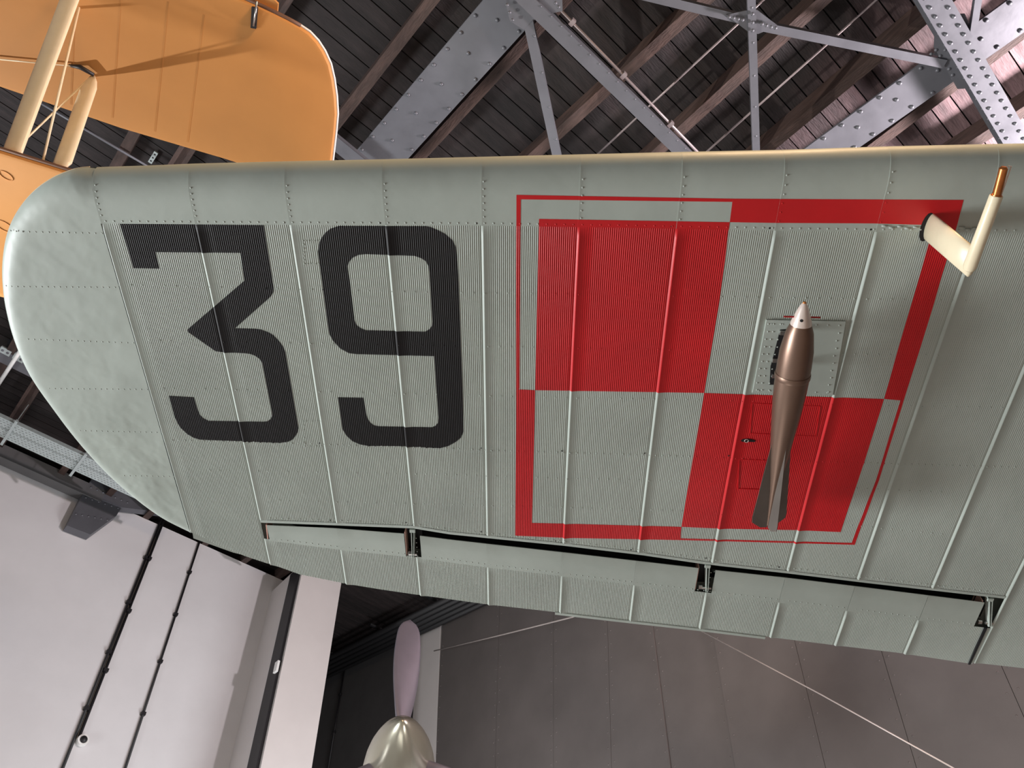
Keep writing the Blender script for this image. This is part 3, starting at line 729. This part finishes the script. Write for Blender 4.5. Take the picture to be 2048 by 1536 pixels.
three = [(240, 447), (528, 450), (547.5, 576), (547, 584), (542, 592), (537, 597), (470.5, 656), (510, 657), (522, 658.5), (537, 664), (547, 670), (556, 679), (566, 692), (571, 704), (597, 855), (596, 863), (591, 872), (585, 879), (577, 883), (561, 885.5), (400, 879), (387, 875), (375, 868), (361, 855), (355, 845), (350, 835), (338, 791), (388, 794), (396, 820), (400, 829), (407, 836), (417, 841), (527, 843), (535, 842), (541, 838), (544, 832), (544, 824), (525, 727), (520, 718), (510, 711), (500, 707.5), (488, 706), (444, 704), (431, 702), (376, 663.5), (375, 660), (377, 657), (489, 561), (481, 505.5), (311, 504), (319, 537), (267, 536)]
paint('painted_numeral', [[three]], M_black)
nine_o = [(636, 503), (639, 484), (644, 474), (651, 465), (661, 457), (678, 451.5), (852, 452), (862, 454), (876, 460), (890, 467), (905, 480), (912, 494), (914, 510), (917, 560), (922, 690), (926, 797), (927, 863), (922, 875), (911, 884), (896, 892), (880, 896), (800, 892), (737, 891.5), (720, 888.5), (705, 882), (693, 871), (685, 858), (676, 794), (727, 795), (733, 830), (736, 838), (741, 845), (748, 850), (757, 852), (864, 854), (871, 851), (876, 845), (877, 836), (868.5, 712), (795, 710), (715, 708), (698, 706), (681, 697), (666, 681), (659, 668), (656, 652), (644, 560)]
nine_i = [(695, 532), (698, 524), (705, 515.5), (717, 509.5), (732, 508), (829, 511.5), (842, 516), (851.5, 522), (857, 532), (859, 545), (865, 643), (864, 651), (859, 658), (850, 663), (732, 660), (722, 656), (713.5, 650), (709, 640), (700, 565), (696, 540)]
paint('painted_numeral', [[nine_o, nine_i]], M_black)
check = [
 [(1078, 437), (1459, 443.5), (1439.5, 600), (1408, 785.5), (1070, 780), (1074, 600)],
 [(1408, 785.5), (1768, 797.5), (1728, 925), (1681, 1064), (1589, 1060), (1437, 1057), (1363, 1053.5)],
 [(1033, 389), (1465, 396.6), (1464, 403), (1041.6, 398), (1040.5, 590), (1039, 777), (1070, 780), (1069, 850), (1063.5, 1045.5), (1127, 1047), (1363, 1053.5), (1361, 1076.5), (1585, 1082.5), (1703, 1085.5), (1752, 960), (1801, 799), (1768, 797.5), (1793, 708), (1824, 603), (1868, 449.5), (1748, 446), (1548, 445), (1459, 443.5), (1465, 396.6), (1926, 399), (1913, 450), (1868, 605), (1841, 694), (1807, 801), (1758, 960), (1709, 1089.5), (1585, 1086), (1361, 1080), (1127, 1075.5), (1030, 1071), (1032, 850), (1032, 700)],
]
# split the frame into simple pieces
frame = [
 [(1033, 389), (1465, 396.6), (1464, 403), (1041.6, 398)], [(1033, 389), (1041.6, 398), (1040.5, 590), (1039, 777), (1032, 780)],
 [(1032, 778), (1070, 780), (1069, 850), (1063.5, 1045.5), (1030, 1071), (1032, 850)], [(1030, 1071), (1063.5, 1045.5), (1127, 1047), (1363, 1053.5), (1361, 1080), (1127, 1075.5)],
 [(1361, 1076.5), (1585, 1082.5), (1703, 1085.5), (1709, 1089.5), (1585, 1086), (1361, 1080)], [(1703, 1085.5), (1752, 960), (1801, 799), (1807, 801), (1758, 960), (1709, 1089.5)],
 [(1768, 797.5), (1793, 708), (1824, 603), (1868, 449.5), (1913, 450), (1868, 605), (1841, 694), (1807, 801)], [(1465, 396.6), (1926, 399), (1913, 450), (1868, 449.5), (1748, 446), (1548, 445), (1459, 443.5)]]
paint('painted_checkerboard', [[p] for p in check[:2] + frame], M_red)
# ------------------------------------------------------------------ rivets
def in_poly(P, x, y):
    c = False; n = len(P)
    for i in range(n):
        (x1, y1), (x2, y2) = P[i], P[(i + 1) % n]
        if (y1 > y) != (y2 > y) and x < (x2 - x1) * (y - y1) / (y2 - y1) + x1: c = not c
    return c
toU = lambda lp: [uv(*p) for p in lp]
REDP = [toU(p) for p in check[:2] + frame]; BLK = [toU(three)]; BO, BI = toU(nine_o), toU(nine_i)
RV = {'g': MB(), 'r': MB(), 'b': MB(), 't': MB()}
def rivet(u, v, h, r=.0030, hh=.0011, key=None):
    r *= .9
    if key is None:
        key = 'r' if any(in_poly(p, u, v) for p in REDP) else 'b' if (in_poly(BLK[0], u, v) or (in_poly(BO, u, v) and not in_poly(BI, u, v))) else 'g'
    RV[key].dome(W(u, v, h), NV, r, hh)
def rowalong(px, sp, hfun, r=.0030, t0=None, key=None):
    f = poly_v(px); P = sorted(uv(*p) for p in px); u = P[0][0]
    while u <= P[-1][0]:
        v = f(u); rivet(u, v, hfun(u, v), r, key=key); u += sp
rowalong([(212, 441.5), (580, 444), (963, 445.6), (1270, 450), (1590, 456), (1748, 458), (2040, 460)], .0225, lambda u, v: le_h(u, v), key=None)
hs = lambda u, v: skin_h(tof(u, v), v, v_sp(u)) 
for row in ([(240, 569), (600, 578), (900, 585), (1100, 587), (1560, 595), (1945, 601)], [(298, 680), (542, 685), (900, 691), (1070, 694), (1425, 701), (1719, 708), (1890, 710)], [(327, 776), (493, 779), (900, 789), (1108, 795), (1303, 798), (1386, 799), (1782, 811), (2012, 815)], [(400, 940), (905, 949), (1144, 957), (1261, 959), (1500, 966), (1900, 985)], [(540, 1000), (905, 1009), (1105, 1014), (1356, 1021), (1600, 1040), (1900, 1070)]):
    rowalong(row, .0312, lambda u, v: surf(u, v) + .0001, .0026)
rowalong([(345, 880), (497, 883), (700, 890), (900, 896), (970, 900), (1250, 908), (1450, 915), (1577, 921), (1750, 926), (2030, 934)], .0197, lambda u, v: surf(u, v) + .0003, .0027)
rowalong([(540, 1036), (672, 1040), (826, 1047), (900, 1058), (1130, 1082), (1280, 1099), (1412, 1117), (1575, 1135), (1750, 1156), (1990, 1184)], .0197, lambda u, v: surf(u, v) + .0003, .0026)
for k in range(1, 12):
    for j in range(6):
        u = ribu(k, 0) + .0075; vn = v_le(u) + NA * .55; v = vn + (v_sp(u) - .018 - vn) * j / 5.3; rivet(u, v, le_h(u, v))
for j in range(6):
    u = ribu(0, 0) + .008; vn = v_le(u) + NA * .4; v = vn + (v_sp(u) - .018 - vn) * j / 5.3; rivet(u, v, le_h(u, v))
for a, b in rows_px:
    A, B = uv(*a), uv(*b); n = int((B[0] - A[0]) / .0172)
    for i in range(n + 1):
        p = (A[0] + (B[0] - A[0]) * i / n, A[1] + (B[1] - A[1]) * i / n); d = tip_d(p)
        if d < .012: continue
        aa = .05; rivet(p[0], p[1], .0026 - (0 if d >= aa else .02 * (1 - math.sqrt(max(0, 1 - ((aa - d) / aa) ** 2)))), .0026, key='t')
rowalong([(550, 1077), (682, 1093), (832, 1109), (976, 1128), (1120, 1145), (1264, 1163), (1408, 1180), (1549, 1197), (1694, 1215), (1831, 1233), (1950, 1248)], .0205, lambda u, v: .002, .0026, key='t')
for k in range(2, 11):
    u = ribs_a[k] + .004 * 0 + .0055
    for j in range(5): v = v_at(u) + .012 + (v_as(u) - v_at(u) - .022) * j / 4.; rivet(u, v, .002, .0024, key='t')
for (xa, ya, xb, yb) in ((607, 481, 640, 527), (607, 842, 640, 892)):
    for q_ in range(7):
        f_ = q_ / 6
        for (px, py) in ((xa + (xb - xa) * f_, ya), (xa + (xb - xa) * f_ + 3, yb), (xa + 2 * f_, ya + (yb - ya) * f_)):
            a, b = uv(px, py); rivet(a, b, surf(a, b) + .0002, .0022)
RV['g'].build('rivets', M_skin, wing, True, 'stuff'); RV['r'].build('red_rivets', M_red, wing, True, 'stuff'); RV['b'].build('black_rivets', M_black, wing, True, 'stuff'); RV['t'].build('edge_rivets', M_skin, wing, True, 'stuff')
# small black drain holes next to the ribs
mb = MB()
for k in range(1, 9):
    u = ribu(k, 0) - .012; mb.dome(W(u, v_sp(u) - .006, .0028), NV, .0028, .0006)
for (px, py) in ((499, 883), (639, 886), (962, 896), (1124, 901), (1289, 906), (1457, 911), (660, 1041), (812, 1045), (962, 1063), (1111, 1082), (1262, 1099), (1412, 1116), (1558, 1134), (1480, 1166)):
    a, b = uv(px, py); mb.dome(W(a, b, surf(a, b) + .0008), NV, .0026, .0006)
mb.build('drain_holes', M_dark, wing, False, 'stuff')
# hinge line of the gun-port cover next to the pitot mast
for a, b in (((1760, 452), (1838, 455)), ((1915, 455), (1955, 457))):
    A, B = uv(*a), uv(*b); n = int((B[0] - A[0]) / .016); mb = MB()
    for i in range(n):
        q = (i + .5) / n; p = (A[0] + (B[0] - A[0]) * q, A[1] + (B[1] - A[1]) * q); dv = .002 if i % 2 else -.002
        mb.tube([W(p[0] - .007, p[1] + dv, .004), W(p[0] + .007, p[1] + dv, .004)], .0022, 8)
    o = mb.build('hinge_knuckles', M_skin, wing, True, 'stuff')
# ------------------------------------------------------------------ access plate and rack
acc = bpy.data.objects.new('access_plate', None); COL.objects.link(acc); acc.parent = wing
q = [uv(*p) for p in ((1532, 638), (1690, 641), (1664, 789), (1504, 784))]
mb = MB(); mb.prism([W(a, b, .0062) for a, b in q], NV * -.0045); mb.build('plate', M_skin, acc)
def bil(s, t):
    a = [q[0][i] + (q[1][i] - q[0][i]) * s for i in (0, 1)]; b = [q[3][i] + (q[2][i] - q[3][i]) * s for i in (0, 1)]
    return (a[0] + (b[0] - a[0]) * t, a[1] + (b[1] - a[1]) * t)
mb = MB()
for i in range(10):
    for s in (.035, .10, .19, .93): p = bil(s + .012 * (i % 2), (i + .5) / 10); mb.dome(W(*p, .0062), NV, .0026, .0015)
for i in range(7): p = bil((i + .5) / 7, .96); mb.dome(W(*p, .0062), NV, .0024, .0013); p = bil((i + .5) / 7, .05); mb.dome(W(*p, .0062), NV, .0024, .0013)
mb.build('rivets', M_skin, acc, True, 'stuff')
mb = MB(); mb.prism([W(*uv(*p), .0068) for p in ((1559, 657), (1582, 655), (1582, 768), (1538, 767), (1540, 730), (1545, 712))], NV * -.0006); mb.build('rack_slot', M_dark, acc)
for (px, py) in ((1564, 662), (1549, 717), (1548, 748)): a, b = uv(px, py); mb = MB(); mb.box(W(a, b, .0105), UV * .008, CV * .006, NV * .003); mb.build('rack_lug', M_alu, acc)
for (lp, mm) in ((((1478, 918), (1568, 922), (1563, 980), (1476, 977)), M_red), (((1504, 806), (1640, 812), (1632, 872), (1500, 866)), M_red)):
    qq = [uv(*p) for p in lp]; mb = MB()
    for i in range(4):
        A, B = qq[i], qq[(i + 1) % 4]; d = Vector((B[0] - A[0], B[1] - A[1])).normalized(); nn = (-d[1] * .0012, d[0] * .0012)
        mb.prism([W(A[0] - nn[0], A[1] - nn[1], .0022), W(B[0] - nn[0], B[1] - nn[1], .0022), W(B[0] + nn[0], B[1] + nn[1], .0022), W(A[0] + nn[0], A[1] + nn[1], .0022)], NV * -.004)
    mb.build('patch_edge', M_red, wing)
a, b = uv(1495, 880)
mb = MB(); mb.prism([W(a + x * .021, b + y * .0065, .0026) for x, y in ((-1.1, .3), (-.7, -.7), (0, -1), (.7, -.5), (1.1, 0), (1, .7), (.2, .8), (-.6, .9))], NV * -.0008); mb.build('tie_slot', M_dark, wing)
mb = MB(); mb.tube([W(a - .004 + .0055 * math.cos(x * PI / 8), b + .0055 * math.sin(x * PI / 8), .005) for x in range(17)], .0008, 6, False); mb.build('tie_ring', M_fuze, wing, True)
# ------------------------------------------------------------------ pitot
def find_h(foot, tx):
    lo, hi = 0, .6
    def px(P): q = Mw.transposed() @ (P - CAM); return q.x / q.z * F + 1024
    for _ in range(40):
        m_ = (lo + hi) / 2
        if px(W(foot[0], foot[1], m_)) < tx: lo = m_
        else: hi = m_
    return lo
foot = uv(1858, 453); hp = find_h(foot, 1945)
mb = MB(); mb.tube([W(*foot, -.01), W(foot[0], foot[1], hp * .5), W(foot[0], foot[1], hp)], [1, .98, .95], 24, True, (CV, .034, .011)); mb.build('pitot_mast', M_cream, wing, True)
T0, T1, T2, T3 = uv(1940, 533, hp), uv(1992, 393, hp), uv(1993, 391, hp), uv(2007, 337, hp)
P0, P1, P3 = W(*T0, hp), W(*T1, hp), W(*T3, hp); dT = (P1 - P0).normalized(); rT = 12.5 * 1.75 / F
mb = MB(); mb.tube([P0 - dT * .012, P0 - dT * .008, P0, P1, P1 + dT * .002], [rT * .3, rT * .8, rT, rT * .92, rT * .88], 20); mb.build('pitot_tube', M_cream, wing, 'auto')
mb = MB(); mb.tube([P1, P1 + dT * .004, P1 + dT * .004, P3, P3 + dT * .004], [rT * .75, rT * .75, rT * .62, rT * .6, rT * .35], 20); mb.build('copper_probe', M_copper, wing, 'auto')
off = UV * rT * 1.15 + NV * -.004
mb = MB(); mb.tube([P0 + off, P3 + off + dT * .004, P3 + dT * .004 + off * .6], .0013, 6); mb.build('static_line', M_fuze, wing, True)
mb = MB(); cc = uv(1852, 455); mb.prism([W(cc[0] + .015 * math.cos(x * PI / 8), cc[1] - .002 + .037 * math.sin(x * PI / 8), .0036) for x in range(16)], NV * -.0004); mb.build('mast_slot', M_dark, wing)
# ------------------------------------------------------------------ bomb
HB = .10
bomb = empty('aerial_bomb', 'slim brown metal practice bomb with white nose and tail fins hung under the wing', 'bomb')
ax = [(606, 1609, 4.2), (609, 1608.5, 6.3), (616, 1607.6, 10), (630, 1606, 15.5), (640, 1605, 19), (648, 1603.5, 21)]
body = [(648, 1603.5, 20.6), (665, 1600.5, 27), (700, 1592.6, 32.5), (728, 1589, 33.2), (745, 1586.7, 33.2)]
band = [(745, 1586.7, 34.2), (748, 1586.3, 34.8), (752, 1585.8, 34.8), (755, 1585.4, 34)]
rear = [(755, 1585.4, 33), (780, 1582, 32), (806, 1578, 30), (840, 1572, 26.5), (870, 1566, 23), (910, 1560, 18.2), (947, 1554, 12.5), (982, 1548, 7.6), (1020, 1541, 4.4), (1050, 1535.6, 2.5)]
A0, A1 = W(*uv(1609, 606, HB), HB), W(*uv(1535.6, 1050, HB), HB); dB = (A1 - A0).normalized()
def onax(py, cx):
    P = W(*uv(cx, py, HB), HB); s = (P - A0).dot(dB); Q = A0 + dB * s; return Q, (Q - CAM).dot(_fwd) / F
def lathe(rows, name, m, parent, n=36):
    mb = MB(); pts, rs = [], []
    for py, cx, r in rows: Q, k = onax(py, cx); pts.append(Q); rs.append(r * k)
    mb.tube(pts, rs, n); return mb.build(name, m, parent, 'auto')
lathe(ax, 'nose_fuze', M_fuze, bomb); lathe(body + band + rear, 'bomb_body', M_bomb, bomb)
Q, k = onax(606, 1609); mb = MB(); mb.tube([Q - dB * .003, Q + dB * .004], [.004, .0055], 16); mb.build('fuze_tip', M_copper, bomb)
Q, k = onax(634, 1605); mb = MB(); mb.tube([Q - UV * .045, Q + UV * .045], .0024, 8); mb.build('arming_pin', M_redmetal, bomb)
mb = MB(); cdir = (CAM - Q).normalized(); rr = 17 * k; mb.dome(Q + (cdir - dB * cdir.dot(dB)).normalized() * rr * .97, cdir, .0045, .0015); mb.build('fuze_screw', M_dark, bomb)
side0 = UV; up0 = dB.cross(UV).normalized(); side0 = up0.cross(dB).normalized()
for i in range(4):
    a = math.radians(168 + 90 * i); dr = side0 * math.cos(a) + (-up0 if up0.dot(NV) < 0 else up0) * math.sin(a); th = dB.cross(dr).normalized() * .0012
    pts = []
    for py, cx, ro in ((880, 1564, 22), (1030, 1540, 39), (1040, 1538, 38), (1052, 1535.3, 18), (1054, 1535, 2), (982, 1548, 3), (920, 1558, 8)):
        Q, k = onax(py, cx); pts.append(Q + dr * ro * k * .92 - th / 2)
    mb = MB(); mb.prism(pts, th); mb.build('tail_fin', M_fin, bomb)
for py, cx in ((690, 1594), (760, 1584)):
    Q, k = onax(py, cx); mb = MB(); mb.tube([Q - NV * .035, Q - NV * (HB - .008)], .006, 10); mb.build('suspension_lug', M_alu, bomb)
# ------------------------------------------------------------------ orange biplane
ZU, ZL = 6.8, 5.7
bi = empty('biplane', 'orange-yellow fabric biplane wing pair with cream struts, hung above the green wing', 'aircraft')
def lens(name, outline, z, th, m, parent, inset=.05):
    n = len(outline); cx = sum(p[0] for p in outline) / n; cy = sum(p[1] for p in outline) / n
    def ring(d, zz):
        R = []
        for i in range(n):
            a, p, b = Vector(outline[i - 1]), Vector(outline[i]), Vector(outline[(i + 1) % n])
            t = (b - a).normalized(); nn = Vector((-t.y, t.x))
            if nn.dot(Vector((cx, cy)) - p) < 0: nn = -nn
            q = p + nn * d; R.append((q.x, q.y, zz))
        return R
    lv = [(inset, 0), (inset * .45, .006 * th / .08), (inset * .15, .02 * th / .08), (0, th * .45), (inset * .3, th * .8), (inset, th)]
    vs = []; fs = []
    for d, dz in lv: vs += ring(d, z + dz)
    for k in range(len(lv) - 1):
        for i in range(n): j = (i + 1) % n; fs.append((k * n + i, k * n + j, (k + 1) * n + j, (k + 1) * n + i))
    fs.append(tuple(range(n))); fs.append(tuple((len(lv) - 1) * n + i for i in reversed(range(n))))
    mb = MB(); mb.v = [Vector(v) for v in vs]; mb.f = fs
    return mb.build(name, m, parent, 'auto')
pz = lambda px, py, z: (on_z(px, py, z).x, on_z(px, py, z).y)
edge_front = [pz(450, 322, ZU), pz(240, 260, ZU), pz(0, 178, ZU)]
d0 = Vector(edge_front[-1]) - Vector(edge_front[0]); d0n = d0.normalized()
tip = [pz(*p, ZU) for p in [(660, 390), (664, 325), (671, 265), (674, 230), (672, 195), (667, 160), (660, 130), (648, 104), (635, 84), (618, 66), (600, 54), (575, 40), (545, 25), (515, 11), (490, 0)]]
far = Vector(edge_front[-1]) + d0n * 2.2; last = Vector(tip[-1]); far2 = last + d0n * 3.1
frontk = Vector(edge_front[0]) - d0n * .42
outline = [tuple(far), edge_front[2], edge_front[1], edge_front[0], tuple(frontk)] + [tip[0]] + tip[1:] + [tuple(far2)]
lens('upper_wing', outline, ZU, .09, M_yel, bi, .035)
mb = MB(); mb.tube([Vector((p[0], p[1], ZU + .035)) for p in tip], .009, 8); mb.build('wing_edge_trim', M_white, bi, True)
mb = MB(); mb.tube([Vector((p[0], p[1], ZU + .03)) for p in tip[-5:]] , .013, 8); mb.build('edge_tape', M_brownedge, bi, True)
# fabric rib tapes
for q in (.18, .33, .52, .7):
    a = Vector(edge_front[0]).lerp(Vector(edge_front[2]), q); perp = Vector((-d0n.y, d0n.x)); perp = perp if perp.dot(last - Vector(edge_front[0])) > 0 else -perp
    L = .9; mb = MB(); p0 = a + perp * .05; p1 = a + perp * L
    mb.bar((p0.x, p0.y, ZU - .0003), (p1.x, p1.y, ZU - .0003), (d0n.x, d0n.y, 0), (0, 0, 1), .012, .0012)
    mb.build('rib_tape', M_yeltape if q != .33 else M_yeltape, bi)
# aileron actuating horn and stub behind the trailing edge
P = on_z(508, 38, ZU); mb = MB(); mb.prism([on_z(*p, ZU - .02) for p in ((503, 14), (515, 16), (512, 58), (501, 56))], (0, 0, .022)); mb.build('aileron_hinge', M_blackcable, bi)
mb = MB(); mb.tube([on_z(514, 2, ZU - .03), on_z(510, 30, ZU - .04), on_z(507, 52, ZU - .03)], .006, 8); mb.build('hinge_rod', M_alu, bi, True)
mb = MB(); mb.prism([on_z(*p, ZU + .06) for p in ((505, -14), (540, -8), (556, 8), (554, 29), (514, 12))], (0, 0, .03)); mb.build('balance_tab', M_yel, bi)
# lower wing
ef = [pz(0, 303, ZL), pz(137, 345, ZL)]; dl = (Vector(ef[1]) - Vector(ef[0])).normalized()
back = [pz(8, 600, ZL), pz(-60, 585, ZL)]
bd = Vector(back[0]); p_tip1 = Vector(ef[1]) + dl * .42; 
L_out = [tuple(Vector(ef[0]) - dl * 2.5), ef[0], ef[1], tuple(p_tip1), tuple(p_tip1 + dl * .1 + Vector((.05, .12))), tuple(p_tip1 + dl * .05 + Vector((.12, .5))), tuple(bd + dl * .62 + Vector((0, -.03))), tuple(bd), tuple(bd - dl * 3.0)]
lens('lower_wing', L_out, ZL, .08, M_yel, bi, .03)
mb = MB(); mb.tube([Vector((*(Vector(ef[0]) - dl * 1), ZL + .03)), Vector((*ef[1], ZL + .03)), Vector((*p_tip1, ZL + .03))], .011, 8); mb.build('edge_tape', M_brownedge, bi, True)
for (px, py, r) in ((12, 351, .036), (8, 452, .05)):
    c = on_z(px, py, ZL - .001); mb = MB(); mb.tube([c + Vector((r * math.cos(x * PI / 10), r * .55 * math.sin(x * PI / 10), 0)) for x in range(21)], .003, 6, False); mb.build('inspection_ring', M_yeltape, bi, True)
def strut(a, b, wd, th, taper):
    A, B = Vector(a), Vector(b); L = (B - A); sd = XA
    pts = [A, A + L * taper * .5, A + L * taper, B - L * .04, B]; mb = MB(); mb.tube(pts, [.25, .75, 1, 1, .6] if taper > .03 else [1, 1, 1, 1, 1], 20, True, (Vector((.75, -.65, 0)), wd, th)); return mb.build('wing_strut', M_cream, bi, True)
strut(on_z(150, -30, ZU), on_z(22, 312, ZL + .08), .055, .022, .02)
strut(on_z(186, 152, ZU), on_z(122, 335, ZL + .08), .05, .022, .16)
def wire(a, b, r=.007): mb = MB(); mb.tube([a, b], r, 6); mb.build('bracing_wire', M_cream, bi, True)
wire(on_z(158, 15, ZU), on_z(84, 330, ZL + .08)); wire(on_z(183, 152, ZU), on_z(24, 305, ZL + .08), .006); wire(on_z(-20, 117, ZU - .02), on_z(150, 133, ZU - .02), .004)
mb = MB(); mb.tube([on_z(138, 131, ZU - .01), on_z(160, 134, ZU - .03), on_z(188, 150, ZU - .02)], [.008, .016, .012], 8); mb.build('strut_fitting', M_blackcable, bi, True)
# ------------------------------------------------------------------ propeller
prop = empty('propeller', 'grey three-bladed propeller with polished pointed spinner at the bottom edge', 'propeller')
azim = Vector((.569, .822, -.02)).normalized()
tipP = CAM + ray(805, 1440) * 6.0
prf = [(0, .004), (.008, .022), (.03, .046), (.08, .083), (.15, .126), (.24, .172), (.35, .215), (.47, .252), (.6, .28), (.75, .30)]
mb = MB(); mb.tube([tipP + azim * s for s, r in prf], [r for s, r in prf], 48); mb.build('spinner', M_spin, prop, 'auto')
hub = tipP + azim * .5; Bt = on_plane(820, 1240, hub, azim); bd_ = (Bt - hub); BL = bd_.length; bdn = bd_.normalized(); wdir = azim.cross(bdn).normalized()
for i in range(3):
    R = Matrix.Rotation(2 * PI * i / 3, 3, azim); vs = []; secs = 28; nn = 16
    for s in range(secs + 1):
        q = s / secs; r_ = .2 + (BL - .2) * q
        wd = .045 + .088 * math.sin(PI * min(1, q * .84 + .02)) ** .85
        if q > .86: wd *= math.sqrt(max(0.0, 1 - ((q - .86) / .14) ** 2.2))
        wd = max(wd, .006); th = .028 * (1 - q) + .004; tw = math.radians(40 - 25 * q)
        cx = hub + bdn * r_; wv = wdir * math.cos(tw) + azim * math.sin(tw); tv = azim * math.cos(tw) - wdir * math.sin(tw)
        for j in range(nn):
            a = 2 * PI * j / nn; p = cx + wv * math.cos(a) * wd + tv * math.sin(a) * th; vs.append(hub + R @ (p - hub))
    fs = [(s * nn + j, s * nn + (j + 1) % nn, (s + 1) * nn + (j + 1) % nn, (s + 1) * nn + j) for s in range(secs) for j in range(nn)]
    fs.append(tuple(range(nn))); fs.append(tuple(secs * nn + j for j in range(nn)))
    mb = MB(); mb.v = vs; mb.f = fs; mb.build('propeller_blade', M_prop, prop, True)
